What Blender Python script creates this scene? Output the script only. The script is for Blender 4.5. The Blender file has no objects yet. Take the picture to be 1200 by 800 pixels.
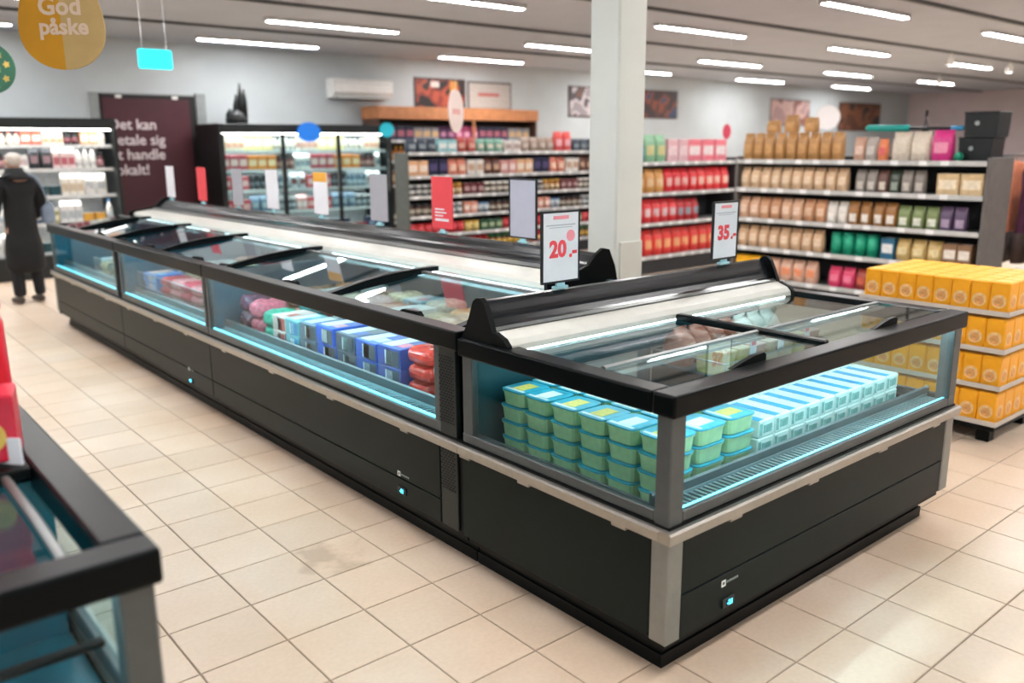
import bpy, bmesh, math, random
from mathutils import Vector, Matrix, noise
random.seed(7)
C = bpy.context.scene.collection
SC = bpy.context.scene
PI = math.pi

# ------------------------------------------------------------------ camera
CAM = Vector((-1.802, -1.448, 1.575)); FPX = 1003.6
yaw, pitch, roll = math.radians(40.08), math.radians(12.82), math.radians(-0.34)
fw = Vector((math.sin(yaw)*math.cos(pitch), math.cos(yaw)*math.cos(pitch), -math.sin(pitch)))
rt = Vector((math.cos(yaw), -math.sin(yaw), 0)); up = rt.cross(fw)
rt, up = rt*math.cos(roll)+up*math.sin(roll), up*math.cos(roll)-rt*math.sin(roll)
cd = bpy.data.cameras.new('camera'); cam = bpy.data.objects.new('camera', cd); C.objects.link(cam)
M = Matrix.Identity(4)
for i in range(3):
    M[i][0], M[i][1], M[i][2], M[i][3] = rt[i], up[i], -fw[i], CAM[i]
cam.matrix_world = M
cd.sensor_width = 36; cd.lens = FPX/1200*36; cd.clip_start = .05; cd.clip_end = 100
cd.dof.use_dof = True; cd.dof.focus_distance = 3.2; cd.dof.aperture_fstop = 1.6
SC.camera = cam
def project(p):
    d = Vector(p)-CAM; z = d.dot(fw)
    return (600+FPX*d.dot(rt)/z, 400-FPX*d.dot(up)/z, z)

# ------------------------------------------------------------------ world, exposure
W_ = bpy.data.worlds.new('world'); SC.world = W_; W_.use_nodes = True
W_.node_tree.nodes['Background'].inputs[0].default_value = (.92, .96, 1, 1)
W_.node_tree.nodes['Background'].inputs[1].default_value = .16
SC.view_settings.view_transform = 'Standard'; SC.view_settings.look = 'None'
SC.view_settings.gamma = 1; SC.view_settings.use_curve_mapping = False
SC.view_settings.exposure = 0.4
TUBE = 58.0        # ceiling lamps
LED = 24.0          # freezer light strips

# ------------------------------------------------------------------ materials
def lin(h):
    h = h.lstrip('#'); v = [int(h[i:i+2], 16)/255 for i in (0, 2, 4)]
    return tuple(c/12.92 if c <= .04045 else ((c+.055)/1.055)**2.4 for c in v)+(1,)
MATS = {}
def mat(h, rough=.5, metal=0, vary=.12, scale=14, bump=0, coat=0, emit=0, spec=.5):
    key = (h, rough, metal, vary, scale, bump, coat, emit, spec)
    if key in MATS: return MATS[key]
    m = bpy.data.materials.new('m_'+h.strip('#')); m.use_nodes = True; MATS[key] = m
    nt = m.node_tree; b = nt.nodes['Principled BSDF']; c = lin(h)
    b.inputs['Roughness'].default_value = rough; b.inputs['Metallic'].default_value = metal
    b.inputs['Coat Weight'].default_value = coat; b.inputs['Specular IOR Level'].default_value = spec
    tc = nt.nodes.new('ShaderNodeTexCoord'); n = nt.nodes.new('ShaderNodeTexNoise')
    n.inputs['Scale'].default_value = scale; n.inputs['Detail'].default_value = 3
    nt.links.new(tc.outputs['Object'], n.inputs['Vector'])
    r = nt.nodes.new('ShaderNodeValToRGB')
    r.color_ramp.elements[0].position = .3; r.color_ramp.elements[1].position = .7
    r.color_ramp.elements[0].color = tuple(x*(1-vary) for x in c[:3])+(1,)
    r.color_ramp.elements[1].color = tuple(min(1, x*(1+vary*.6)) for x in c[:3])+(1,)
    nt.links.new(n.outputs['Fac'], r.inputs['Fac']); nt.links.new(r.outputs['Color'], b.inputs['Base Color'])
    if bump:
        bp = nt.nodes.new('ShaderNodeBump'); bp.inputs['Strength'].default_value = bump; bp.inputs['Distance'].default_value = .01
        nt.links.new(n.outputs['Fac'], bp.inputs['Height']); nt.links.new(bp.outputs['Normal'], b.inputs['Normal'])
    if emit:
        b.inputs['Emission Color'].default_value = c; b.inputs['Emission Strength'].default_value = emit
    return m
def glass(name, tint, f0=.05, gain=.9, rough=.0):
    m = bpy.data.materials.new(name); m.use_nodes = True; nt = m.node_tree
    for n in list(nt.nodes): nt.nodes.remove(n)
    o = nt.nodes.new('ShaderNodeOutputMaterial'); t = nt.nodes.new('ShaderNodeBsdfTransparent'); g = nt.nodes.new('ShaderNodeBsdfGlossy')
    t.inputs[0].default_value = tint; g.inputs['Roughness'].default_value = rough
    lw = nt.nodes.new('ShaderNodeLayerWeight'); lw.inputs[0].default_value = .5
    p = nt.nodes.new('ShaderNodeMath'); p.operation = 'POWER'; p.inputs[1].default_value = 5
    a = nt.nodes.new('ShaderNodeMath'); a.operation = 'MULTIPLY_ADD'; a.inputs[1].default_value = gain; a.inputs[2].default_value = f0
    mx = nt.nodes.new('ShaderNodeMixShader')
    nt.links.new(lw.outputs['Facing'], p.inputs[0]); nt.links.new(p.outputs[0], a.inputs[0]); nt.links.new(a.outputs[0], mx.inputs[0])
    nt.links.new(t.outputs[0], mx.inputs[1]); nt.links.new(g.outputs[0], mx.inputs[2]); nt.links.new(mx.outputs[0], o.inputs[0])
    return m
def emis(name, col, s):
    m = bpy.data.materials.new(name); m.use_nodes = True; b = m.node_tree.nodes['Principled BSDF']
    b.inputs['Base Color'].default_value = col; b.inputs['Emission Color'].default_value = col; b.inputs['Emission Strength'].default_value = s
    return m
def printed(name, cols, scale=3, rough=.5):
    m = bpy.data.materials.new(name); m.use_nodes = True; nt = m.node_tree; b = nt.nodes['Principled BSDF']
    tc = nt.nodes.new('ShaderNodeTexCoord'); n = nt.nodes.new('ShaderNodeTexNoise'); n.inputs['Scale'].default_value = scale; n.inputs['Detail'].default_value = 1
    r = nt.nodes.new('ShaderNodeValToRGB'); r.color_ramp.interpolation = 'CONSTANT'
    while len(r.color_ramp.elements) < len(cols): r.color_ramp.elements.new(.5)
    for i, c in enumerate(cols):
        r.color_ramp.elements[i].position = .0 if i == 0 else .34+.32*i/len(cols); r.color_ramp.elements[i].color = lin(c)
    nt.links.new(tc.outputs['Object'], n.inputs['Vector']); nt.links.new(n.outputs['Fac'], r.inputs['Fac']); nt.links.new(r.outputs['Color'], b.inputs['Base Color'])
    b.inputs['Roughness'].default_value = rough
    return m
GLASS = glass('side_glass', (.88, .97, .98, 1), .012, .6)
LIDGLASS = glass('lid_glass', (.86, .96, .97, 1), .045, .85)
BLACK = mat('#05090a', .45, 0, .1, spec=.15); RIM = mat('#04090b', .3, 0, .1, spec=.12); CARCASS = mat('#27302f', .38, .15, .1, 6)
PANEL = mat('#0f1a19', .4, 0, .2, 3, spec=.14); STEEL = mat('#8d908f', .38, .85, .06, 30); POST = mat('#5d6263', .42, .6, .06, 30)
RAIL = mat('#a9a49c', .33, .8, .06, 40); INNER = mat('#1d4c55', .4, .1, .12, 8); WHITE = mat('#e9e8e4', .4, 0, .04)
CREAM = mat('#cfcec6', .35, 0, .04); RIDGE = mat('#0b1116', .22, 0, .1, 6, spec=.6); CYAN = emis('cyan_led', (.2, .8, 1, 1), 1.8)
LEDS = emis('soft_led', (.75, .95, 1, 1), 1.3); LEDFILL = emis('canopy_fill_glow', (.8, .96, 1, 1), 9.0); LEDW = emis('cool_led', (.62, .93, 1, 1), LED); WIRE = mat('#b9bcbd', .35, .8); INK = mat('#f0505c', .6, 0, .02); PINK = mat('#f59aa5', .6, 0, .02)  # the canopy glow is an added fill, hidden below both ridges
PAPER = mat('#e9edf3', .55, 0, .03); GREYINK = mat('#b4bac4', .6, 0, .02); DIGIT = emis('digit_glow', (.05, .65, 1, 1), 4.0)

# ------------------------------------------------------------------ mesh helpers
class MB:
    def __init__(s): s.v = []; s.f = []
    def add(s, v, f):
        o = len(s.v); s.v += [tuple(x) for x in v]; s.f += [tuple(i+o for i in q) for q in f]; return s
    def box(s, x0, x1, y0, y1, z0, z1):
        return s.add([(x0,y0,z0),(x1,y0,z0),(x1,y1,z0),(x0,y1,z0),(x0,y0,z1),(x1,y0,z1),(x1,y1,z1),(x0,y1,z1)],
                     [(3,2,1,0),(4,5,6,7),(0,1,5,4),(1,2,6,5),(2,3,7,6),(3,0,4,7)])
    def cbox(s, x0, x1, y0, y1, z0, z1, c=.005, seg=1):
        bm = bmesh.new(); bmesh.ops.create_cube(bm, size=1)
        for v in bm.verts: v.co = Vector(((x0+x1)/2+v.co.x*(x1-x0), (y0+y1)/2+v.co.y*(y1-y0), (z0+z1)/2+v.co.z*(z1-z0)))
        bmesh.ops.bevel(bm, geom=list(bm.edges), offset=c, segments=seg, affect='EDGES', profile=.5)
        bm.verts.index_update(); v = [tuple(q.co) for q in bm.verts]; f = [tuple(q.index for q in p.verts) for p in bm.faces]; bm.free()
        return s.add(v, f)
    def prism(s, poly, axis, a, b):
        n = len(poly)
        def P(p, t): return (t, p[0], p[1]) if axis == 'x' else ((p[0], t, p[1]) if axis == 'y' else (p[0], p[1], t))
        v = [P(p, a) for p in poly]+[P(p, b) for p in poly]
        f = [tuple(range(n))[::-1], tuple(range(n, 2*n))]+[(i, (i+1) % n, (i+1) % n+n, i+n) for i in range(n)]
        return s.add(v, f)
    def tube(s, pts, r, n=8):
        pts = [Vector(p) for p in pts]; rings = []; rr = r if isinstance(r, (list, tuple)) else [r]*len(pts)
        for i, p in enumerate(pts):
            d = (pts[min(i+1, len(pts)-1)]-pts[max(i-1, 0)]).normalized()
            a = Vector((0, 0, 1)) if abs(d.z) < .9 else Vector((1, 0, 0)); u = d.cross(a).normalized(); w = d.cross(u)
            rings.append([p+(u*math.cos(2*PI*k/n)+w*math.sin(2*PI*k/n))*rr[i] for k in range(n)])
        v = [q for g in rings for q in g]; f = [tuple(range(n))[::-1], tuple(range((len(pts)-1)*n, len(pts)*n))]
        for i in range(len(pts)-1):
            f += [(i*n+k, i*n+(k+1) % n, (i+1)*n+(k+1) % n, (i+1)*n+k) for k in range(n)]
        return s.add(v, f)
    def rings(s, rings):
        n = len(rings[0]); v = [q for g in rings for q in g]; f = [tuple(range(n))[::-1], tuple(range((len(rings)-1)*n, len(rings)*n))]
        for i in range(len(rings)-1):
            f += [(i*n+k, i*n+(k+1) % n, (i+1)*n+(k+1) % n, (i+1)*n+k) for k in range(n)]
        return s.add(v, f)
    def lathe(s, prof, n=14, cx=0, cy=0):
        return s.rings([[(cx+r*math.cos(2*PI*k/n), cy+r*math.sin(2*PI*k/n), z) for k in range(n)] for r, z in prof])
    def mesh(s, name, m, smooth=False, off=(0, 0, 0)):
        me = bpy.data.meshes.new(name); ox, oy, oz = off
        me.from_pydata([(x-ox, y-oy, z-oz) for x, y, z in s.v], [], s.f)
        if smooth:
            for p in me.polygons: p.use_smooth = True
        if m: me.materials.append(m)
        return me
ORG = {}
def link(name, me, parent=None):
    o = bpy.data.objects.new(name, me); C.objects.link(o)
    if parent: o.parent = parent; ORG[o.name] = ORG.get(parent.name, (0, 0, 0))
    return o
def thing(name, label, cat, loc=(0, 0, 0), rotz=0, group=None):
    o = bpy.data.objects.new(name, None); C.objects.link(o); o.location = loc; o.rotation_euler = (0, 0, rotz); o.empty_display_size = .05
    ORG[o.name] = tuple(loc) if rotz == 0 else (0, 0, 0)
    return tag(o, label, cat, group)
def tag(o, label, cat, group=None, kind=None):
    o['label'] = label; o['category'] = cat
    if group: o['group'] = group
    if kind: o['kind'] = kind
    return o
def part(name, mb, m, parent, smooth=False, label=None, kind=None):
    """mb in world coordinates when the root is unrotated, else in the root's own coordinates"""
    o = link(name, mb.mesh(name, m, smooth, ORG.get(parent.name, (0, 0, 0))), parent)
    if label: o['label'] = label
    if kind: o['kind'] = kind
    return o
def struct(name, mb, m, label=None):
    o = link(name, mb.mesh(name, m)); o['kind'] = 'structure'
    if label: o['label'] = label; o['category'] = name.split('_')[0]
    return o
def solo(name, mb, m, label, cat, group=None, loc=(0, 0, 0), rotz=0, smooth=False):
    o = link(name, mb.mesh(name, m, smooth)); o.location = loc; o.rotation_euler = (0, 0, rotz)
    return tag(o, label, cat, group)
def text(name, body, size, m, parent, loc, rot, align='CENTER', bold=0.0):
    cu = bpy.data.curves.new(name, 'FONT'); cu.body = body; cu.size = size; cu.align_x = align; cu.align_y = 'CENTER'; cu.offset = bold; cu.extrude = .0006
    cu.resolution_u = 3
    t = bpy.data.objects.new('tmp', cu); C.objects.link(t)
    dg = bpy.context.evaluated_depsgraph_get(); me = bpy.data.meshes.new_from_object(t.evaluated_get(dg)); bpy.data.objects.remove(t)
    me.materials.clear(); me.materials.append(m)
    o = link(name, me, parent); ox = ORG.get(parent.name, (0, 0, 0)) if parent else (0, 0, 0)
    o.location = Vector(loc)-Vector(ox); o.rotation_euler = rot
    return o
ORD = 'first second third fourth fifth sixth seventh eighth ninth tenth eleventh twelfth thirteenth fourteenth fifteenth sixteenth seventeenth eighteenth nineteenth twentieth'.split()
def nth(i): return ORD[i] if i < 20 else ('twenty-'+ORD[i-20] if i < 29 else 'number %d' % (i+1))

# ================================================================== SETTING
CEIL = 3.05; WY = 11.45; WX = 25.0
# floor: recessed grout bed, with tiles laid on it
P0X, P0Y, TP = -.455, -.19, .2885
def floor_mat():
    m = bpy.data.materials.new('floor_tile'); m.use_nodes = True; nt = m.node_tree; b = nt.nodes['Principled BSDF']
    g = nt.nodes.new('ShaderNodeNewGeometry'); n = nt.nodes.new('ShaderNodeTexNoise'); n.inputs['Scale'].default_value = 1.6; n.inputs['Detail'].default_value = 4
    n2 = nt.nodes.new('ShaderNodeTexNoise'); n2.inputs['Scale'].default_value = 60; n2.inputs['Detail'].default_value = 2
    r = nt.nodes.new('ShaderNodeValToRGB'); e = r.color_ramp.elements
    e[0].position = .3; e[0].color = lin('#d5bba0'); e[1].position = .72; e[1].color = lin('#e2cfbb')
    oi = nt.nodes.new('ShaderNodeObjectInfo'); mr = nt.nodes.new('ShaderNodeMapRange'); mr.inputs[3].default_value = .93; mr.inputs[4].default_value = 1.04
    mx = nt.nodes.new('ShaderNodeMix'); mx.data_type = 'RGBA'; mx.blend_type = 'MULTIPLY'; mx.inputs[0].default_value = 1
    m2 = nt.nodes.new('ShaderNodeMapRange'); m2.inputs[3].default_value = .9; m2.inputs[4].default_value = 1.06
    ml = nt.nodes.new('ShaderNodeMath'); ml.operation = 'MULTIPLY'
    nt.links.new(g.outputs['Position'], n.inputs['Vector']); nt.links.new(g.outputs['Position'], n2.inputs['Vector'])
    nt.links.new(n.outputs['Fac'], r.inputs['Fac']); nt.links.new(oi.outputs['Random'], mr.inputs[0]); nt.links.new(n2.outputs['Fac'], m2.inputs[0])
    nt.links.new(mr.outputs[0], ml.inputs[0]); nt.links.new(m2.outputs[0], ml.inputs[1])
    nt.links.new(r.outputs['Color'], mx.inputs[6]); nt.links.new(ml.outputs[0], mx.inputs[7]); nt.links.new(mx.outputs[2], b.inputs['Base Color'])
    # an old brown smudge trodden into the tiles beside the freezer
    vd = nt.nodes.new('ShaderNodeVectorMath'); vd.operation = 'DISTANCE'; vd.inputs[1].default_value = (-.36, 1.40, 0)
    n3 = nt.nodes.new('ShaderNodeTexNoise'); n3.inputs['Scale'].default_value = 9
    sm = nt.nodes.new('ShaderNodeMath'); sm.operation = 'MULTIPLY_ADD'; sm.inputs[1].default_value = -.5; sm.inputs[2].default_value = .25
    ad = nt.nodes.new('ShaderNodeMath'); ad.operation = 'ADD'
    rg = nt.nodes.new('ShaderNodeMapRange'); rg.inputs[1].default_value = .03; rg.inputs[2].default_value = .14; rg.inputs[3].default_value = .45; rg.inputs[4].default_value = 0
    mz = nt.nodes.new('ShaderNodeMix'); mz.data_type = 'RGBA'; mz.inputs[7].default_value = lin('#8d7058')
    nt.links.new(g.outputs['Position'], vd.inputs[0]); nt.links.new(g.outputs['Position'], n3.inputs['Vector']); nt.links.new(n3.outputs['Fac'], sm.inputs[0])
    nt.links.new(vd.outputs['Value'], ad.inputs[0]); nt.links.new(sm.outputs[0], ad.inputs[1]); nt.links.new(ad.outputs[0], rg.inputs[0])
    nt.links.new(rg.outputs[0], mz.inputs[0]); nt.links.new(mx.outputs[2], mz.inputs[6]); nt.links.new(mz.outputs[2], b.inputs['Base Color'])
    b.inputs['Roughness'].default_value = .34
    return m
FT = floor_mat(); GROUT = mat('#9a8672', .8, 0, .12, 20)
floor = struct('floor', MB().box(-9, WX, -7, WY, -.12, -.004), GROUT, 'beige ceramic tile floor of the shop')
tb = MB(); hw = TP/2-.003
def tile_into(b, cx, cy):
    b.add([(cx-hw, cy-hw, -.004), (cx+hw, cy-hw, -.004), (cx+hw, cy+hw, -.004), (cx-hw, cy+hw, -.004),
           (cx-hw, cy-hw, -.0012), (cx+hw, cy-hw, -.0012), (cx+hw, cy+hw, -.0012), (cx-hw, cy+hw, -.0012),
           (cx-hw+.002, cy-hw+.002, 0), (cx+hw-.002, cy-hw+.002, 0), (cx+hw-.002, cy+hw-.002, 0), (cx-hw+.002, cy+hw-.002, 0)],
          [(0,1,5,4),(1,2,6,5),(2,3,7,6),(3,0,4,7),(4,5,9,8),(5,6,10,9),(6,7,11,10),(7,4,8,11),(8,9,10,11)])
tile_into(tb, 0, 0); TM = tb.mesh('tile', FT)
cand = []; rest = MB()
for i in range(-16, 60):
    for j in range(-16, 40):
        x = P0X+(i+.5)*TP; y = P0Y+(j+.5)*TP
        if y > WY-.15 or x > WX-.2: continue
        px, py, z = project((x, y, 0)); ok = z > .3 and -25 < px < 1225 and 200 < py < 850
        hid = (0.1 < x < 1.75 and .1 < y < 7) or x > 5.9 or (x < -1.45 and y > .05) or (x > 1.75 and y > 1.2) or y > 9.9
        cand.append((0 if (not ok or hid) else 1/z**3, x, y))
cand.sort(reverse=True)
for k, (a, x, y) in enumerate(cand):
    if a > 0 and k < 300:
        o = link('tile', TM, floor); o.location = (x, y, 0)
    else: tile_into(rest, x, y)
part('tile_field', rest, FT, floor, kind='stuff')
def paint(h, rough=.75): return mat(h, rough, 0, .05, 2)
struct('ceiling', MB().box(-9, WX, -7, WY+.2, CEIL, CEIL+.15), paint('#b7bdc7', .8), 'plain grey white ceiling of the shop')
struct('wall_back', MB().box(-9, WX+.2, WY, WY+.2, -.1, CEIL), paint('#bcc3c5'), 'pale grey rear wall behind the coolers')
struct('wall_right', MB().box(WX, WX+.2, -7, WY, -.1, CEIL), paint('#d8c9ca'), 'pale pinkish wall at the far side of the shop')
for k, yy in enumerate((-1.2, .95, 3.1, 5.15, 7.3, 9.4)):
    struct('trim_%d' % (k+1), MB().box(-9, WX, yy-.03, yy+.03, CEIL-.03, CEIL), mat('#4a4a4c', .6), 'dark narrow rail running along the ceiling')

# ------------------------------------------------------------------ ceiling lamps
TUBEM = emis('tube_glow', (1, .985, .985, 1), TUBE); HOUS = mat('#c9c9cb', .5)
lx = (-9.2, -5.2, -1.2, 2.78, 6.75, 10.75, 14.85, 18.9); ly = (-3.2, -1.0, 1.35, 3.66, 5.9, 8.35, 10.5)
rowname = ['over the near aisle', 'over the near aisle', 'over the near aisle', 'in the row nearest the camera', 'in the second row', 'in the third row', 'in the row by the rear wall']
lm = {}
for j, y in enumerate(ly):
    for i, x in enumerate(lx):
        if x < -6: continue
        vis = -40 < project((x+.9, y, CEIL))[0] < 1240 and project((x+.9, y, 3))[2] > 0 and project((x+.9, y, 3))[1] > -20
        lab = ('long ceiling tube lamp %s, %s from the near corner' % (rowname[j], nth(max(0, i-2)))) if vis else 'tube lamp out over the near aisle, %s row, %s across' % (nth(j), nth(i))
        t = thing('tube_lamp', lab, 'lamp', (x+.88, y, 3.0), 0, 'ceiling tube lamps' if vis else 'tube lamps above the near aisle')
        if not lm:
            lm['h'] = MB().prism([(-.06, .0), (-.05, .05), (.05, .05), (.06, .0), (.055, .0), (.045, .02), (-.045, .02), (-.055, .0)], 'x', -.885, .885).mesh('housing', HOUS)
            lm['d'] = MB().prism([(-.05, .006), (-.045, .018), (.045, .018), (.05, .006), (.03, -.004), (-.03, -.004)], 'x', -.875, .875).mesh('diffuser', TUBEM)
            lm['c'] = MB().box(-.9, -.885, -.06, .06, -.002, .05).mesh('end_cap', HOUS); lm['e'] = MB().box(.885, .9, -.06, .06, -.002, .05).mesh('end_cap', HOUS)
        link('housing', lm['h'], t); link('diffuser', lm['d'], t); link('end_cap', lm['c'], t); link('end_cap', lm['e'], t)

# ================================================================== ISLAND FREEZER, end cabinet
FW, FD = 1.84, .98
ZB, ZR0, ZR1 = .465, .838, .905
ef = thing('island_freezer', 'dark end cabinet of the island freezer holding stacked tubs and cartons', 'freezer', (FW/2, FD/2, 0))
part('plinth', MB().box(.07, FW-.07, .07, FD, 0, .1).box(.062, FW-.062, .062, FD, 0, .045), BLACK, ef)
part('carcass', MB().box(.02, FW-.02, .02, FD, .1, .133).box(.006, FW-.006, .006, FD, .133, ZB), BLACK, ef)
part('upper_panel', MB().cbox(.062, FW-.062, -.004, .006, .277, ZB, .002), PANEL, ef)
part('lower_panel', MB().cbox(.062, FW-.062, -.004, .006, .135, .272, .002), PANEL, ef)
part('side_panel', MB().cbox(-.004, .006, .062, FD, .135, ZB, .002), PANEL, ef)
part('side_panel', MB().cbox(FW-.006, FW+.004, .062, FD, .135, ZB, .002), PANEL, ef)
for cx, cy in ((0, 0), (FW, 0)):
    s = 1 if cx == 0 else -1
    xs = sorted((cx-s*.007, cx+s*.06))
    part('lower_post', MB().cbox(xs[0], xs[1], -.007, .06, .133, ZB, .004), STEEL, ef)
    part('glass_post', MB().cbox(xs[0]+.002, xs[1]-.002, -.002, .055, .5, ZR0, .004), POST, ef)
part('bumper_rail', MB().prism([(-.024, .466), (-.026, .495), (-.02, .502), (.02, .502), (.02, .466)], 'x', -.024, FW+.024), RAIL, ef, label='brushed steel bumper rail along the front')
part('bumper_rail', MB().prism([(-.024, .466), (-.026, .495), (-.02, .502), (.02, .502), (.02, .466)], 'y', .0201, FD+.004), RAIL, ef)
part('bumper_rail', MB().prism([(FW+.024, .466), (FW+.026, .495), (FW+.02, .502), (FW-.02, .502), (FW-.02, .466)], 'y', .0201, FD), RAIL, ef)
for x in (.30, .74, 1.22, 1.66): part('rail_clip', MB().cbox(x-.03, x+.03, -.02, -.003, .452, .468, .003), RAIL, ef)
for y in (.18, .62, .95): part('rail_clip', MB().cbox(-.02, -.003, y-.03, y+.03, .452, .468, .003), RAIL, ef)
part('gasket', MB().box(-.006, FW+.006, -.006, .05, .5021, .510).box(-.006, .05, .05, FD, .5021, .510).box(FW-.05, FW+.006, .05, FD, .5021, .51), BLACK, ef)
part('glass_frame', MB().cbox(.058, FW-.058, -.001, .02, .51, .545, .003), POST, ef)
part('glass_frame', MB().cbox(-.001, .02, .058, FD-.0, .51, .545, .003), POST, ef)
part('glass_frame', MB().cbox(FW-.02, FW+.001, .058, FD, .51, .545, .003), POST, ef)
part('glass_frame', MB().cbox(-.001, .03, FD-.06, FD-.005, .545, ZR0, .003), POST, ef)
part('glass_panel', MB().box(.056, FW-.056, .006, .012, .54, ZR0+.01), GLASS, ef, label='clear front glass panel')
part('glass_panel', MB().box(.006, .012, .056, FD-.05, .54, ZR0+.01), GLASS, ef, label='clear side glass panel')
part('glass_panel', MB().box(FW-.012, FW-.006, .056, FD-.01, .54, ZR0+.01), GLASS, ef, label='clear side glass panel')
part('tub_floor', MB().box(.10, FW-.03, .102, FD-.03, .455, .47), INNER, ef)
part('tub_wall', MB().box(.03, FW-.03, FD-.035, FD-.01, .455, .9), INNER, ef)
part('inner_lip', MB().prism([(.092, .5), (.092, .572), (.098, .578), (.104, .572), (.104, .455), (.09, .455)], 'x', .03, FW-.03), mat('#5b6365', .4, .5), ef)
part('inner_lip', MB().prism([(.03, .455), (.03, .54), (.036, .545), (.1, .47), (.1, .455)], 'y', .1045, FD-.04), mat('#4b5355', .4, .5), ef)
gb = MB().box(.06, FW-.06, .024, .028, .528, .54).box(.06, FW-.06, .084, .09, .528, .548)
x = .07
while x < FW-.07: gb.box(x, x+.012, .028, .084, .536, .541); x += .024
part('air_grille', gb, mat('#9fb0b4', .35, .7), ef, kind='stuff')
part('air_duct', MB().box(.03, FW-.03, .024, .09, .515, .528), mat('#1b2426', .5), ef)
part('light_strip', MB().box(.06, FW-.06, .0135, .0225, .541, .546), CYAN, ef, label='glowing cyan light strip along the foot of the glass')
part('light_strip', MB().box(.08, FW-.08, .024, .044, .826, .836), LEDW, ef, label='cool white light strip under the rim')
RW = .082
rim = part('rim', MB().cbox(-.016, FW+.016, -.016, RW-.016, ZR0, ZR1, .007, 2), RIM, ef, label='black front rim of the cabinet')
part('rim', MB().cbox(-.016, RW-.016, RW-.0158, FD+.003, ZR0, ZR1, .007, 2), RIM, ef)
part('rim', MB().cbox(FW+.016-RW, FW+.016, RW-.0158, FD, ZR0, ZR1, .007, 2), RIM, ef)
part('crossbar', MB().cbox(.882, .918, RW-.016, .72, .888, .914, .005), RIM, ef)
# sliding lids
for (x0, x1) in ((.068, .881), (.919, FW-.068)):
    l = part('lid', MB().box(x0, x1, .07, .34, .899, .904), LIDGLASS, ef, label='clear sliding glass lid')
    part('edge_bar', MB().prism([(.326, .896), (.326, .907), (.336, .912), (.346, .907), (.346, .896)], 'x', x0, x1), STEEL, l)
    l2 = part('lid', MB().box(x0, x1, .30, .72, .886, .891), LIDGLASS, ef, label='clear sliding glass lid')
    part('edge_bar', MB().prism([(.296, .884), (.296, .893), (.302, .895), (.31, .893), (.31, .884)], 'x', x0, x1), STEEL, l2)
    hx = x0+(.40 if x0 < .5 else .42)
    part('handle', MB().prism([(hx-.12, .904), (hx-.06, .918), (hx, .930), (hx+.05, .932), (hx+.062, .925), (hx+.062, .904)], 'y', .062, .078), BLACK, l)
# canopy ridge
part('canopy_strip', MB().prism([(.725, .893), (.728, .912), (.745, .93), (.80, .948), (.81, .948), (.81, .893)], 'x', .022, 1.725), CREAM, ef, label='cream strip along the foot of the ridge')
prof = [(.81, .893), (.81, .95), (.818, .955), (.838, .967), (.85, .985), (.853, .997), (.862, 1.008), (.872, 1.03), (.888, 1.044), (.905, 1.047), (.93, 1.035), (.955, .985), (.965, .893)]
part('canopy_ridge', MB().prism(prof, 'x', .022, 1.725), RIDGE, ef, label='glossy dark metal ridge along the back of the cabinet')
part('ridge_trim', MB().prism([(.8105, .949), (.807, .955), (.822, .962), (.826, .956)], 'x', .022, 1.725), STEEL, ef)
cap = [(.765, .9), (.79, .925), (.803, .955), (.822, 1.0), (.845, 1.045), (.868, 1.062), (.888, 1.06), (.908, 1.045), (.93, .99), (.955, .94), (.98, .9)]
for x0, x1 in ((.0, .022), (1.725, 1.745)):
    part('ridge_end_cap', MB().prism(cap, 'x', x0, x1), BLACK, ef)
    part('strip_end_cap', MB().prism([(.717, .893), (.72, .914), (.742, .935), (.79, .952), (.79, .893)], 'x', x0, x1), BLACK, ef)
part('light_strip', MB().box(.08, 1.70, .74, .77, .882, .8925), LEDFILL, ef, label='added hidden fill light under the ridge')  # added fill glow, hidden by the cream strip, brightens the basket packs
part('rear_deck', MB().box(.06, FW-.06, .966, FD, .86, .9), BLACK, ef)
def controls(root, face, u, z):
    """little temperature display with marks above; face 'y' looks to -y at u=x, face 'x' looks to -x at u=y"""
    def bx(u0, u1, d, z0, z1):
        return MB().cbox(u0, u1, -.004-d, -.003, z0, z1, .001) if face == 'y' else MB().cbox(-.004-d, -.003, u-(u1-u), u-(u0-u), z0, z1, .001)
    rot = (PI/2, 0, 0) if face == 'y' else (PI/2, 0, -PI/2)
    b = part('control_panel', bx(u-.03, u+.03, .006, z-.016, z+.016), mat('#10171a', .3), root)
    part('display_bezel', bx(u-.012, u+.02, .0075, z-.012, z+.012), mat('#06283a', .2), b)
    p = (u+.004, -.0125, z) if face == 'y' else (-.0125, u-.004, z)
    text('display_digits', '-21', .022, DIGIT, b, p, rot, bold=.0006)
    u0, z0 = u-.035, z+.058
    lg = MB()
    for a in ((0, .022, .016, .022), (0, .022, 0, .006), (0, .006, .006, .016), (.016, .022, .006, .016)):
        q = bx(u0+a[0], u0+a[1], .0015, z0+a[2], z0+a[3]); lg.add(q.v, q.f)
    part('brand_mark', lg, mat('#e6ece8', .5), root)
    lt = MB(); xx = u0+.027
    for k, w in enumerate((.006, .004, .007, .005, .006, .006, .004, .007)):
        q = bx(xx, xx+w, .0012, z0+.007, z0+.015); lt.add(q.v, q.f); xx += w+.002
    part('brand_lettering', lt, mat('#8f9a97', .6), root, kind='stuff')
controls(ef, 'y', .295, .172)

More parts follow.
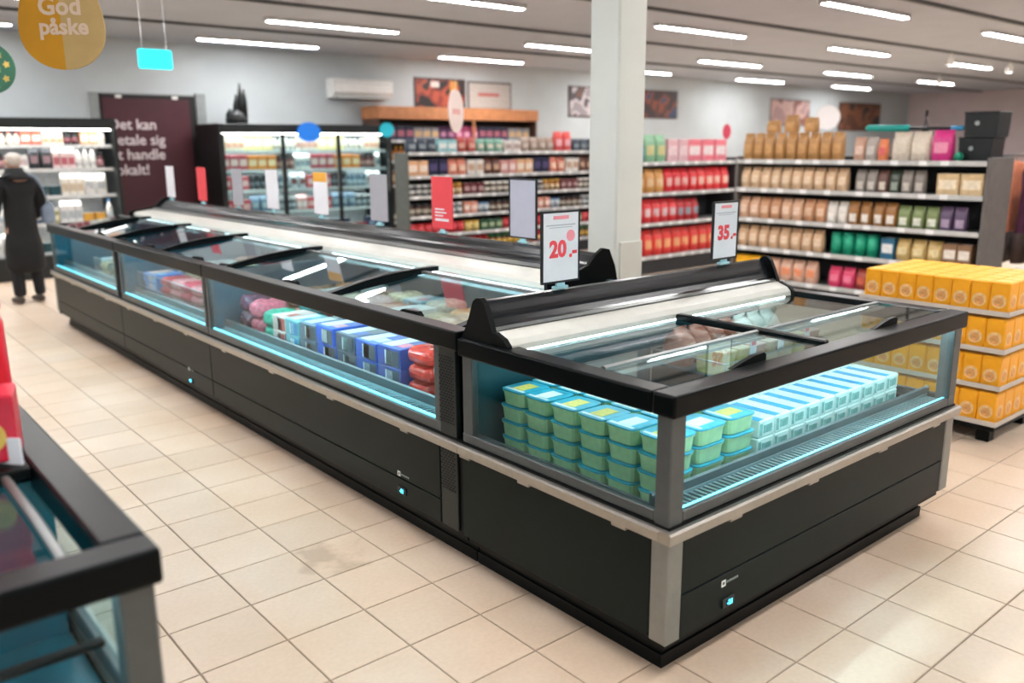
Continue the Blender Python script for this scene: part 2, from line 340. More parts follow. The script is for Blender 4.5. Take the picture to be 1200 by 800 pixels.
# ================================================================== long row, three cabinets
LX = 1.12
def archz(x, bow=0):
    t = min(1, max(0, (x-.07)/.60)); return .905+.07*t+bow*math.sin(PI*t)
def long_unit(label, y0, y1, yg0, yg1, bars, far=False, ctrl=None, first=False):
    t = thing('island_freezer', label, 'freezer', (LX/2, (y0+y1)/2, 0))
    e = .002
    part('plinth', MB().box(.07, LX, y0+e, y1-e-(.07 if far else 0), 0, .1).box(.062, LX, y0+e, y1-e-(.062 if far else 0), 0, .045), BLACK, t)
    part('carcass', MB().box(.02, LX, y0+e, y1-e, .1, .133).box(.006, LX, y0+e, y1-e, .133, ZB), BLACK, t)
    ya = y0+(.14 if first else 0)
    part('upper_panel', MB().cbox(-.004, .006, ya+.003, y1-.003, .236, ZB, .002), PANEL, t)
    part('lower_panel', MB().cbox(-.004, .006, ya+.003, y1-.003, .135, .231, .002), PANEL, t)
    part('bumper_rail', MB().prism([(-.024, .466), (-.026, .495), (-.02, .502), (.02, .502), (.02, .466)], 'y', y0+.001, y1-.001), RAIL, t)
    n = max(2, round((y1-y0)/.55))
    for k in range(n):
        y = y0+(k+.5)*(y1-y0)/n+.06; part('rail_clip', MB().cbox(-.02, -.003, y-.03, y+.03, .452, .468, .003), RAIL, t)
    part('gasket', MB().box(-.006, .05, y0, y1, .5021, .51), BLACK, t)
    part('glass_frame', MB().cbox(-.001, .02, yg0-.04, yg1+.04, .51, .55, .003), POST, t)
    part('glass_post', MB().cbox(-.001, .03, yg0-.035, yg0, .55, ZR0+.02, .003), POST, t)
    part('glass_post', MB().cbox(-.001, .03, yg1, yg1+.035, .55, ZR0+.02, .003), POST, t)
    part('glass_panel', MB().box(.006, .012, yg0-.005, yg1+.005, .545, ZR0+.02), GLASS, t, label='clear side glass panel')
    part('tub_floor', MB().box(.10, LX-.04, yg0-.02, yg1+.02, .455, .47), INNER, t)
    part('tub_wall', MB().box(LX-.05, LX-.02, y0+.01, y1-.01, .455, .97), INNER, t)
    part('tub_divider', MB().box(.03, LX-.05, yg1+.012, yg1+.03, .46, .89), mat('#155e74', .25, .1), t)
    part('inner_lip', MB().prism([(.088, .5), (.088, .592), (.096, .598), (.102, .592), (.102, .455), (.086, .455)], 'y', yg0, yg1), mat('#5b6365', .4, .5), t)
    gb = MB().box(.024, .028, yg0, yg1, .533, .548).box(.080, .086, yg0, yg1, .533, .556); y = yg0+.01
    while y < yg1-.02: gb.box(.028, .08, y, y+.014, .544, .549); y += .028
    part('air_grille', gb, mat('#a9cdd6', .35, .6), t, kind='stuff')
    part('air_duct', MB().box(.024, .086, yg0, yg1, .52, .533), mat('#123038', .5), t)
    part('light_strip', MB().box(.0135, .0235, yg0, yg1, .55, .557), CYAN, t, label='glowing cyan light strip along the foot of the glass')
    part('light_strip', MB().box(.028, .046, yg0+.05, yg1-.05, .842, .852), LEDW, t, label='cool white light strip under the rim')
    part('light_strip', MB().box(.66, .695, yg0+.1, yg1-.1, .925, .937), LEDS, t, label='white light tube under the ridge')
    part('light_strip', MB().box(.755, .785, yg0+.1, yg1-.1, .934, .9445), LEDFILL, t, label='added hidden fill light under the ridge')  # added fill glow hidden behind the visible tube, brightens the food below
    z1 = .925
    part('rim', MB().cbox(-.016, RW-.016, y0+.001, y1-.001, ZR0+.012, z1, .007, 2), RIM, t, label='black rim beside the aisle')
    if far: part('rim', MB().cbox(RW-.0155, .62, y1-.07, y1-.001, ZR0+.012, z1, .007, 2), RIM, t)
    xs = [.066+.62*k/12 for k in range(13)]
    for yb in bars:
        part('crossbar', MB().prism([(x, archz(x)-.008) for x in xs]+[(x, archz(x, .02)+.014) for x in xs[::-1]], 'y', yb-.02, yb+.02), RIM, t, smooth=False)
    edges = sorted(set([y0+.03 if first else y0]+[b for b in bars if y0 < b < y1]+[y1-(.07 if far else 0)]))
    for a, b in zip(edges, edges[1:]):
        if b-a < .1: continue
        l = part('lid', MB().prism([(x, archz(x)-.001) for x in xs[:11]]+[(x, archz(x)+.004) for x in xs[:11][::-1]], 'y', a+.021, b-.021), LIDGLASS, t, smooth=False, label='clear arched sliding glass lid')
        xe = xs[10]
        part('edge_bar', MB().prism([(xe-.004, archz(xe)-.004), (xe-.004, archz(xe)+.008), (xe+.016, archz(xe)+.01), (xe+.016, archz(xe)-.004)], 'y', a+.021, b-.021), STEEL, l)
        part('lid', MB().prism([(.56, .945), (.56, .95), (.70, .965), (.70, .96)], 'y', a+.021, b-.021), LIDGLASS, t, label='clear rear glass lid')
        hy = a+.35*(b-a)
        part('handle', MB().prism([(hy-.08, archz(.1)+.004), (hy-.06, archz(.1)+.022), (hy+.05, archz(.1)+.018), (hy+.08, archz(.1)+.004)], 'x', .085, .105), BLACK, l)
    r0 = y0+(.32 if first else .001); r1 = y1-(.0 if not far else .02)
    part('canopy_strip', MB().prism([(.74, .945), (.74, .978), (.77, .992), (.88, 1.005), (.915, 1.005), (.915, .945)], 'y', r0, r1), CREAM, t, label='cream strip along the foot of the ridge')
    part('canopy_ridge', MB().prism([(.915, .945), (.915, 1.006), (.93, 1.014), (.965, 1.03), (.985, 1.044), (.992, 1.054), (1.005, 1.06), (1.025, 1.08), (1.05, 1.092), (1.075, 1.09), (1.10, 1.07), (LX, 1.0), (LX, .95)], 'y', r0, r1), RIDGE, t, label='glossy dark metal ridge along the top of the row')
    part('ridge_trim', MB().prism([(.916, 1.0065), (.911, 1.012), (.94, 1.024), (.944, 1.018)], 'y', r0, r1), STEEL, t)
    if first or far:
        yy = (r0-.02, r0) if first else (r1, r1+.02)
        part('ridge_end_cap', MB().prism([(.70, .95), (.70, .998), (.9, 1.03), (.96, 1.05), (1.0, 1.09), (1.05, 1.118), (1.09, 1.11), (1.13, 1.03), (1.15, .95)], 'y', *yy), BLACK, t)
    part('back_panel', MB().box(LX-.012, LX+.002, y0+e, y1-e, .1, .955), PANEL, t)
    if first:
        part('vent_column', MB().cbox(-.003, .006, y0+.03, y0+.137, .135, ZB, .002), mat('#1c2424', .4, .2), t)
        part('vent_column', MB().cbox(-.003, .02, y0+.03, y0+.132, .51, ZR0+.012, .002), mat('#1c2424', .4, .2), t)
        vs = MB()
        for zz0, zz1, xo in ((.29, .45, -.0045), (.56, .82, -.0045)):
            z = zz0
            while z < zz1:
                for k in range(5):
                    yy = y0+.042+k*.018+(.009 if int(z/.011) % 2 else 0); vs.box(xo, -.002, yy, yy+.01, z, z+.006)
                z += .011
        part('vent_slots', vs, mat('#030505', .7), t, kind='stuff')
        part('end_wall', MB().box(.03, LX-.05, y0+.14, y0+.15, .46, .89), INNER, t)
        part('deck_cover', MB().box(.07, LX, y0+.0, y0+.145, .85, .902).box(.70, LX, y0+.145, r0-.02, .9, .955), BLACK, t)
    if far:
        part('glass_panel', MB().box(.03, LX-.05, y1-.02, y1-.014, .545, ZR0+.02), GLASS, t, label='clear end glass panel')
        part('end_wall', MB().box(.006, LX, y1-.012, y1-.002, .1, .51), PANEL, t)
        part('lower_post', MB().cbox(-.006, .05, y1-.05, y1+.004, .133, ZB, .004), STEEL, t)
        part('bumper_rail', MB().prism([(y1+.024, .466), (y1+.026, .495), (y1+.02, .502), (y1-.012, .502), (y1-.012, .466)], 'x', -.024, LX), RAIL, t)
    if ctrl: controls(t, 'x', ctrl[0], ctrl[1])
    return t
long_unit('long freezer cabinet of boxes and red bags next to the end cabinet', .985, 3.45, 1.155, 3.41, (1.09, 2.1, 3.32), ctrl=(1.40, .183), first=True)
long_unit('middle freezer cabinet of the long row with pink meat packs', 3.45, 5.16, 3.50, 5.08, (4.42,), ctrl=(3.81, .16))
long_unit('farthest freezer cabinet of the long row, beside the person', 5.16, 7.17, 5.25, 7.10, (5.52, 6.5), far=True)

# ================================================================== PRODUCT SHAPES (origin at base centre, front looks to -y)
def sup(w, d, n, e=.35):
    out = []
    for k in range(n):
        a = 2*PI*(k+.5)/n; c, s = math.cos(a), math.sin(a)
        out.append((w/2*math.copysign(abs(c)**e, c), d/2*math.copysign(abs(s)**e, s)))
    return out
def rr(w, d, z, n=12, e=.35, dx=0, dy=0): return [(x+dx, y+dy, z) for x, y in sup(w, d, n, e)]
MC = {}
def cached(key, fn):
    if key not in MC: MC[key] = fn()
    return MC[key]
def me_box(w, d, h, m, c=.004):
    return cached(('box', w, d, h, m.name, c), lambda: MB().cbox(-w/2, w/2, -d/2, d/2, 0, h, min(c, h*.2, w*.2)).mesh('body', m))
def me_face(w, h, z, y, m, t=.0012):      # flat print laid on the front
    return cached(('face', w, h, z, y, m.name), lambda: MB().box(-w/2, w/2, y-t, y, z, z+h).mesh('label', m))
def me_topface(w, d, z, m, t=.0012, dx=0, dy=0):
    return cached(('top', w, d, z, m.name, dx, dy), lambda: MB().box(dx-w/2, dx+w/2, dy-d/2, dy+d/2, z, z+t).mesh('label', m))
def me_bag(w, d, h, m, v=0):
    def f():
        R = random.Random(v*31+5); rings = []
        for t, kw, kd in ((0, .86, .8), (.04, .96, .95), (.3, 1, 1), (.6, .99, .95), (.8, .95, .66), (.9, .93, .25), (.93, .97, .1), (1, .98, .08)):
            g = rr(w*kw, d*kd, h*t, 16, .55)
            rings.append([(x+R.uniform(-1, 1)*w*.02, y+R.uniform(-1, 1)*d*.05*kd, z+(R.uniform(-1, 1)*h*.012 if 0 < t < 1 else (h*.02 if i % 2 and t else 0))) for i, (x, y, z) in enumerate(g)])
        return MB().rings(rings).mesh('body', m, True)
    return cached(('bag', w, d, h, m.name, v), f)
def me_pillow(w, d, h, m, v=0):           # crumpled bag or shrink pack lying flat, never taller than h
    def f():
        rings = []; n = 28
        for t, k in ((0, .82), (.06, .93), (.2, 1.0), (.42, 1.03), (.62, 1.0), (.78, .93), (.9, .78), (.97, .52), (.985, .25)):
            ring = []
            for x, y, z in rr(w*k, d*k, h*t, n, .42):
                q = Vector((x*22+v*7.3, y*22, z*26)); nx = noise.noise(q)*.09; nz = noise.noise(q+Vector((9, 4, 2)))*.16
                ring.append((x*(1+nx), y*(1+nx*.7), min(h, max(0, z+(nz*h if t > .1 else 0)))))
            rings.append(ring)
        return MB().rings(rings).mesh('body', m, False)
    return cached(('pil', w, d, h, m.name, v), f)
def me_tub(w, d, h, m):
    return cached(('tub', w, d, h, m.name), lambda: MB().rings([rr(w*.84, d*.84, 0, 16), rr(w*.88, d*.88, h*.06, 16), rr(w*.95, d*.95, h*.8, 16), rr(w, d, h*.82, 16), rr(w, d, h*.9, 16), rr(w*.94, d*.94, h*.9, 16)]).mesh('body', m))
def me_lathe(prof, m, n=12, key=None):
    return cached(('lat', tuple(prof), m.name), lambda: MB().lathe(prof, n).mesh('body', m, True))
def item(name, label, cat, group, loc, rotz, body, kids=()):
    o = link(name, body); o.location = loc; o.rotation_euler = (0, 0, rotz); tag(o, label, cat, group)
    for nm, me in kids: link(nm, me, o)
    return o
def P(h, rough=.35, vary=.15, scale=25, bump=0): return mat(h, rough, 0, vary, scale, bump)
def make(kind, w, d, h, col, col2, col3=None, v=0):
    """-> name, body mesh, [(part name, mesh)]"""
    a, b = P(col), P(col2); c = P(col3 or col2)
    if kind == 'box':   return 'food_box', me_box(w, d, h, a), [('label', me_face(w*.8, h*.42, h*.3, -d/2, b)), ('top_flap', me_topface(w*.7, d*.5, h, c))]
    if kind == 'bag':   return 'food_bag', me_bag(w, d, h, a, v), [('label', cached(('bl', w, d, h, b.name), lambda: MB().prism([(-w*.33, -d*.47), (0, -d*.53), (w*.33, -d*.47), (w*.33, -d*.3), (-w*.33, -d*.3)], 'z', h*.28, h*.62).mesh('label', b)))]
    if kind == 'bottle':
        r = w/2; return 'bottle', me_lathe([(r*.9, 0), (r, h*.03), (r, h*.55), (r*.85, h*.66), (r*.36, h*.8), (r*.33, h*.9)], a), [('cap', me_lathe([(r*.4, h*.88), (r*.4, h*.99), (r*.36, h)], c)), ('label', me_lathe([(r*1.02, h*.16), (r*1.02, h*.44)], b))]
    if kind == 'jar':
        r = w/2; return 'jar', me_lathe([(r*.9, 0), (r, h*.05), (r, h*.7), (r*.82, h*.82)], a), [('lid', me_lathe([(r*.9, h*.8), (r*.9, h*.98), (r*.85, h)], c)), ('label', me_lathe([(r*1.02, h*.18), (r*1.02, h*.56)], b))]
    if kind == 'can':
        r = w/2; return 'can', me_lathe([(r*.94, 0), (r, h*.04), (r, h*.94), (r*.95, h), (r*.9, h*.97)], a), [('label', me_lathe([(r*1.01, h*.12), (r*1.01, h*.84)], b))]
    if kind == 'carton':
        def f(): return MB().box(-w/2, w/2, -d/2, d/2, 0, h*.74).add([(-w/2, -d/2, h*.74), (w/2, -d/2, h*.74), (w/2, d/2, h*.74), (-w/2, d/2, h*.74), (-w/2, -.004, h*.93), (w/2, -.004, h*.93), (w/2, .004, h*.93), (-w/2, .004, h*.93), (-w/2, -.004, h), (w/2, -.004, h), (w/2, .004, h), (-w/2, .004, h)],
            [(0, 1, 5, 4), (2, 3, 7, 6), (0, 4, 7, 3), (1, 2, 6, 5), (4, 5, 9, 8), (6, 7, 11, 10), (8, 9, 10, 11), (4, 8, 11, 7), (5, 6, 10, 9)]).mesh('body', a)
        return 'drink_carton', cached(('ctn', w, d, h, a.name), f), [('label', me_face(w*.9, h*.34, h*.2, -d/2, b))]
    if kind == 'tray':
        return 'food_tray', me_tub(w, d, h, a), [('film_lid', me_topface(w*.9, d*.9, h*.9, b)), ('label', me_topface(w*.5, d*.4, h*.9+.0013, c))]
    if kind == 'pouch': return 'food_pouch', me_bag(w, d, h, a, v), [('label', cached(('pl', w, d, h, b.name), lambda: MB().prism([(-w*.3, -d*.49), (0, -d*.54), (w*.3, -d*.49), (w*.3, -d*.3), (-w*.3, -d*.3)], 'z', h*.15, h*.5).mesh('label', b)))]
    raise ValueError(kind)
WORD = {'box': 'box', 'bag': 'bag', 'bottle': 'bottle', 'jar': 'jar', 'can': 'can', 'carton': 'carton', 'tray': 'tray', 'pouch': 'pouch'}

# ================================================================== shelving
def loc2w(org, rz, p):
    c, s = math.cos(rz), math.sin(rz); return (org[0]+p[0]*c-p[1]*s, org[1]+p[0]*s+p[1]*c, (org[2] if len(org) > 2 else 0)+p[2])
def fill_row(org, rz, x0, x1, y, z, runs, where, hmax, gap=.012, hs=1.0):
    """runs: list of (kind, colour word, hex, hex2, hex3, w, d, h, n); repeated until the row is full; ordinal counts along the row"""
    x = x0; i = 0; q = 0; cnt = {}; tmp = []
    while True:
        k, cw, c1, c2, c3, w, d, h, n = runs[q % len(runs)]; q += 1; h = min(h*hs, hmax)
        full = False
        for _ in range(n):
            if x+w > x1: full = True; break
            tmp.append((k, cw, c1, c2, c3, w, d, h, x+w/2)); x += w+gap
        if full or q > 60: break
    for k, cw, c1, c2, c3, w, d, h, xc in tmp:
        key = (cw, k); i = cnt.get(key, 0); cnt[key] = i+1
        tot = sum(1 for t in tmp if (t[1], t[0]) == key)
        nm, body, kids = make(k, w, d, h, c1, c2, c3, i % 3)
        lab = '%s %s %s' % (cw, WORD[k], where)+('' if tot == 1 else ', %s from left' % nth(i))
        item(nm, lab, WORD[k], '%s things %s' % (cw, where), loc2w(org, rz, (xc, y+d/2+random.uniform(0, .012), z+.0005)), rz+random.uniform(-.07, .07), body, kids)
GREYM = mat('#7d8182', .45, .3); DARKM = mat('#22262a', .5, .1); TAGM = mat('#eceef0', .5, 0, .02)
def gondola(label, org, rz, L, D, zs, H, frame=None, shelfm=None, railm=None, tags=True, back='#3a3d40', top=None, endpanel=True):
    t = thing('shelf_unit', label, 'shelf', (org[0], org[1], 0), rz); ORG[t.name] = (0, 0, 0)
    fm = frame or GREYM; sm = shelfm or GREYM
    part('back_panel', MB().box(.01, L-.01, D-.03, D-.005, .02, H), mat(back, .6), t)
    part('base', MB().box(.01, L-.01, .03, D-.03, 0, zs[0]-.02), DARKM, t)
    for x in (0, L-.03): part('end_panel' if endpanel else 'upright', MB().cbox(x, x+.03, (.0 if endpanel else D-.08), D, 0, H, .004), fm, t)
    for k, z in enumerate(zs):
        s = part('shelf', MB().box(.031, L-.031, .0, D-.031, z-.022, z), sm, t)
        r = part('price_rail', MB().prism([(-.012, z-.032), (-.016, z+.008), (-.010, z+.012), (-.001, z+.004), (-.001, z-.032)], 'x', .03, L-.03), railm or mat('#c9cccd', .45, .2), s)
        if tags:
            x = .12+.05*(k % 3)
            while x < L-.12:
                tg = link('price_tag', cached(('tag',), lambda: MB().box(-.035, .035, -.003, 0, -.02, .024).mesh('price_tag', TAGM)), s); tg.location = (x, -.0175, z-.012); x += random.choice((.19, .26, .33))
    if top: part('header_board', MB().cbox(-.02, L+.02, -.02, D, H, H+top[0], .006), top[1], t)
    return t
# ================================================================== FREEZER CONTENTS
LEVEL = {2: ['bottom', 'top'], 3: ['bottom', 'middle', 'top'], 4: ['bottom', 'second', 'third', 'top'], 1: ['single']}
TUBB = mat('#abd09f', .3, 0, .12, 30); TEAL = mat('#35a9c4', .35, 0, .15, 40); YEL = mat('#e6d36a', .5, 0, .2, 60); LBLW = mat('#e8f2f2', .5, 0, .08, 60)
tub_b = me_tub(.146, .126, .060, TUBB)
tub_l = MB().rings([rr(.146, .126, .0535, 16), rr(.148, .128, .0545, 16), rr(.148, .128, .059, 16), rr(.14, .12, .0595, 16)]).mesh('lid', TEAL)
tub_y = [MB().box(-.045, .04, -.03, .025, .0596, .0604).mesh('label', m) for m in (YEL, LBLW, YEL)]
tub_s = MB().box(-.06, -.047, -.05, .05, .0596, .0603).mesh('label_strip', LBLW)
for i in range(3):
    for j in range(6):
        for k in range(4):
            lab = '%s green tub, %s stack from the corner post, %s row from the aisle glass' % (LEVEL[4][k], nth(j), nth(i))
            o = item('food_tub', lab, 'tub', 'green tubs in the end cabinet', (.19+i*.156+random.uniform(-.003, .003), .176+j*.134+random.uniform(-.004, .004), .4705+k*.0606), random.uniform(-.03, .03), tub_b)
            link('lid', tub_l, o)
            if k == 3: link('label', tub_y[(i+j) % 3], o); link('label_strip', tub_s, o)
CB = mat('#dfeeea', .4, 0, .1, 35); CBL = mat('#1f9fd6', .4, 0, .15, 40); CPR = mat('#7fb7b2', .5, 0, .3, 90)
car_b = MB().cbox(-.047, .047, -.095, .095, 0, .063, .004).mesh('body', CB)
car_s = MB().box(-.046, -.012, -.09, .09, .063, .0638).mesh('top_stripe', CBL)
car_f = MB().box(-.02, .03, -.0962, -.095, .016, .044).mesh('front_print', CPR)
car_e = MB().box(-.043, -.028, -.0962, -.095, .01, .052).mesh('front_print', CPR)
for r in range(2):
    for j in range(10):
        for k in range(3):
            lab = '%s white carton with blue stripe, %s from the tubs, %s row from the front glass' % (LEVEL[3][k], nth(j), nth(r))
            o = item('food_carton', lab, 'carton', 'white cartons in the end cabinet', (.665+j*.0985, .225+r*.2, .4705+k*.0641), random.uniform(-.02, .02), car_b)
            if k == 2: link('top_stripe', car_s, o)
            if r == 0: link('front_print', car_f, o); link('front_print', car_e, o)
# raised basket with packs and price cards
bk = thing('wire_basket', 'raised wire basket of snack packs under the end cabinet lid', 'basket', (1.36, .74, .47))
part('tray', MB().box(.98, 1.74, .535, .93, .655, .661), INNER, bk)
for x in (.985, 1.735):
    for y in (.54, .925): part('leg', MB().tube([(x, y, .4705), (x, y, .72)], .004, 6), WIRE, bk)
part('rail', MB().tube([(.985, .54, .72), (1.735, .54, .72), (1.735, .925, .72), (.985, .925, .72), (.985, .54, .72)], .004, 6), WIRE, bk)
packs = [('pale yellow', '#d9c98a', '#efe6c4'), ('rosy brown', '#b98a78', '#e4cfc4'), ('beige', '#cdb79a', '#ece2d4')]
for j in range(7):
    cw, c1, c2 = packs[(j*5//7) % 3] if j else packs[0]
    nm, bo, ki = make('tray', .095, .16, .11, c1, c2, '#caa56a')
    item('snack_pack', '%s snack pack in the raised basket, %s from the crossbar, front row' % (cw, nth(j)), 'pack', 'snack packs in the raised basket', (1.04+j*.105, .63, .6615), 0, bo, ki)
for j in range(7):
    cw, c1, c2 = [('brick red', '#a5604c', '#dcb3a0'), ('off white', '#d8d4cc', '#f0eeea')][j > 3]
    nm, bo, ki = make('bag', .1, .13, .16, c1, c2)
    item('snack_bag', '%s snack bag in the raised basket, %s from the crossbar, back row' % (cw, nth(j)), 'bag', 'snack bags in the raised basket', (1.04+j*.105, .82, .6615), .1, bo, ki)
for j, x in enumerate((1.16, 1.36, 1.56)):
    t = thing('price_card', 'small white price card clipped in the end cabinet, %s from the crossbar' % nth(j), 'card', (x, .54, .72), 0, 'price cards in the end cabinet')
    part('card', MB().box(x-.022, x+.022, .532, .5345, .73, .82), PAPER, t); part('clip', MB().box(x-.012, x+.012, .53, .548, .715, .735), WIRE, t)
    part('price_print', MB().box(x-.014, x+.014, .531, .532, .775, .8), INK, t)

def stack(name, cat, label, group, x, y, n, h, body, kids=(), rz=-PI/2, z=.4705, jig=.01, topkids=()):
    for k in range(n):
        item(name, label % LEVEL[n][k], cat, group, (x+random.uniform(-jig, jig)*.6, y+random.uniform(-jig, jig)*.6, z+k*h), rz+random.uniform(-.04, .04), body, list(kids)+(list(topkids) if k == n-1 else []))
def boxmesh(w, d, h, c1, c2, c3):
    return me_box(w, d, h, P(c1), .003), [('end_label', me_face(w*.3, h*.7, h*.12, -d/2, P(c2))), ('front_print', cached(('fp', w, d, h, c3), lambda: MB().box(-w*.1, w*.44, -d/2-.0012, -d/2, h*.08, h*.86).mesh('front_print', P('#46525e' if c1 not in ('#6fb9c4', '#d9c2bc', '#3a7fc8') else c3))))], [('top_print', me_topface(w*.42, d*.8, h, P(c2), dx=-w*.2)), ('top_print', me_topface(w*.34, d*.34, h, P(c3), dx=w*.22, dy=-d*.15))]
rows1 = []   # (kind, colour words, c1, c2, c3, width, levels, height)
rows1 += [('bag', 'frosted white and green', '#c9d2c8', None, None, .18, 3, .075), ('bag', 'glossy red', '#d8392f', None, None, .19, 4, .06)]
rows1 += [('box', 'navy blue', '#2b4a9c', '#dfe9f2', '#e07f96', .185, 3, .072), ('box', 'royal blue', '#2456b8', '#d6ecf2', '#c9d6ee', .185, 3, .07), ('box', 'dark slate', '#46566a', '#cfe6ea', '#2e54b0', .185, 3, .07), ('box', 'bright blue', '#1f5fd0', '#e6eff2', '#f0a8b8', .185, 3, .072)]
rows1 += [('box', 'grey blue', '#5a7186', '#dff0f0', '#2e54b0', .17, 3, .068), ('box', 'pale turquoise', '#6fb9c4', '#eaf6f4', '#2f8fc0', .15, 3, .066), ('box', 'red and white', '#d9c2bc', '#f2f0ec', '#d0605a', .15, 3, .066)]
rows1 += [('bag', 'emerald green', '#1fae93', None, None, .18, 3, .066), ('bag', 'rose pink', '#d86a80', None, None, .17, 3, .075), ('bag', 'plum purple', '#5a3550', None, None, .14, 3, .08)]
pal = [[('bag', 'orange', '#e0703a'), ('box', 'cobalt blue', '#2348b0'), ('bag', 'sky blue', '#3f9ad8'), ('box', 'magenta', '#c04a86'), ('bag', 'cream', '#d8cbb8'), ('bag', 'coral red', '#d85648'), ('box', 'white', '#dfe3e4'), ('bag', 'wine red', '#8a2f3c'), ('bag', 'teal', '#2a9aa0'), ('bag', 'salmon', '#dba08a'), ('box', 'olive', '#7d8454'), ('bag', 'tan', '#b79a78')],
       [('bag', 'biscuit brown', '#b58f6c'), ('bag', 'ivory', '#dcd6ca'), ('box', 'light grey', '#b9bec0'), ('bag', 'peach', '#d9a88c'), ('bag', 'sand', '#c2ab8a'), ('box', 'pearl white', '#e2e2de'), ('bag', 'rust', '#a8664a'), ('bag', 'pale pink', '#dcb8b4'), ('bag', 'oat', '#cbbca2'), ('box', 'silver', '#a8b0b4'), ('bag', 'caramel', '#b07f52'), ('bag', 'chalk', '#dedcd6')],
       [('box', 'ice blue', '#a9cbd8'), ('bag', 'vanilla', '#ddd2b0'), ('bag', 'mocha', '#87684f'), ('box', 'frost white', '#dfe6e8'), ('bag', 'apricot', '#d9a070'), ('bag', 'linen', '#cfc6b6')]]
y = 1.175
for q, (kd, cw, c1, c2, c3, w, n, h) in enumerate(rows1):
    yc = y+w/2+.004; y += w+.006; h = h*1.22
    lab = '%s '+cw+' '+('freezer bag' if kd == 'bag' else 'freezer box')+' by the side glass of the long cabinet'
    if kd == 'bag': stack('freezer_bag', 'bag', lab, 'food by the side glass', .218, yc, n, h, me_pillow(w*.94, .185, h-.0005, P(c1, .22, .35, 40), q))
    else:
        bo, ki, tk = boxmesh(w*.97, .19, h, c1, c2, c3); stack('freezer_box', 'box', lab, 'food by the side glass', .205, yc, n, h+.0006, bo, ki, jig=.006, topkids=tk)
def back_rows(y0, y1, where, xs, shift=0, lv=3, palset=(0, 1, 2)):
    for r, x in enumerate(xs):
        pl = pal[palset[r % len(palset)]]; y = y0; q = shift
        while y < y1-.15:
            kd, cw, c1 = pl[q % len(pl)]; w = .16+.03*(q % 3); yc = y+w/2; y += w+.012; h = .07+.006*(q % 2)
            if y > y1: break
            lab = '%s '+cw+' '+('freezer bag' if kd == 'bag' else 'freezer box')+' in the %s row of the %s' % (nth(r+1), where)
            if q-shift >= len(pl): lab += ', %s group' % nth((q-shift)//len(pl))
            if kd == 'bag': stack('freezer_bag', 'bag', lab, 'bags and boxes behind the front row of the %s' % where, x, yc, lv, h, me_pillow(.165, .2, .0695, P(c1, .22, .35, 40), q % 4))
            else:
                bo, ki, tk = boxmesh(.16, .19, .07, c1, '#e8ecee', '#d88a94'); stack('freezer_box', 'box', lab, 'bags and boxes behind the front row of the %s' % where, x, yc, lv, .0706, bo, ki, jig=.006, topkids=tk)
            q += 1
back_rows(1.18, 3.40, 'long cabinet', (.43, .645, .86), 0, 4)
rows2 = [('bag', 'blood red', '#b8343c', .17, 3, .07), ('bag', 'milky white', '#d9d6d2', .17, 3, .066), ('bag', 'pink veined', '#cf6f78', .18, 4, .062), ('bag', 'raspberry', '#d0405a', .18, 4, .062), ('bag', 'light rose', '#d98a90', .18, 4, .06), ('bag', 'cherry red', '#c22f42', .18, 4, .06), ('box', 'blue lidded', '#3a7fc8', .26, 4, .06)]
y = 3.53
for q, (kd, cw, c1, w, n, h) in enumerate(rows2):
    yc = y+w/2+.008; y += w+.014; lab = '%s '+cw+(' meat pack' if kd == 'bag' else ' frozen food box')+' by the glass of the middle cabinet'
    if kd == 'bag': stack('meat_pack', 'pack', lab, 'packs by the middle side glass', .22, yc, n, h, me_pillow(w*.94, .185, h-.0005, P(c1, .22, .35, 40), q))
    else:
        bo, ki, tk = boxmesh(w*.97, .19, h, c1, '#e7b79c', '#8fb6dc'); stack('freezer_box', 'box', lab, 'packs by the middle side glass', .21, yc, n, h+.0006, bo, ki, jig=.005, topkids=tk)
back_rows(3.53, 5.05, 'middle cabinet', (.435, .65, .865), 3, 4, (1, 2, 0))
rows3 = [('walnut brown', '#7d5f48', .2), ('stone white', '#cfcac2', .2), ('dark green', '#2f5a4a', .2), ('pale wheat', '#cdb58c', .2)]
y = 5.3
for q, (cw, c1, w) in enumerate(rows3):
    stack('freezer_bag', 'bag', '%s '+cw+' freezer bag by the glass of the farthest cabinet', 'bags by the farthest side glass', .22, y+w/2, 3, .07, me_pillow(w*.94, .185, .0695, P(c1, .25, .35, 40), q)); y += w+.02
back_rows(5.3, 7.05, 'farthest cabinet', (.44, .665, .88), 5, 2, (2, 1, 0))
# wire fences standing inside the long cabinets
for (ya, yb, nm) in ((3.56, 5.05, 'middle'), (5.28, 6.2, 'farthest')):
    t = thing('wire_fence', 'thin steel wire fence before the food in the %s cabinet' % nm, 'fence', (.108, (ya+yb)/2, .598))
    part('top_wire', MB().tube([(.109, ya, .705), (.109, yb, .705)], .003, 6), WIRE, t)
    part('bottom_wire', MB().tube([(.109, ya, .605), (.109, yb, .605)], .003, 6), WIRE, t)
    wv = MB(); n = int((yb-ya)/.035)
    for k in range(n+1): wv.tube([(.109, ya+(yb-ya)*k/n, .5985), (.109, ya+(yb-ya)*k/n, .705)], .0015, 4)
    part('upright_wires', wv, WIRE, t, kind='stuff')

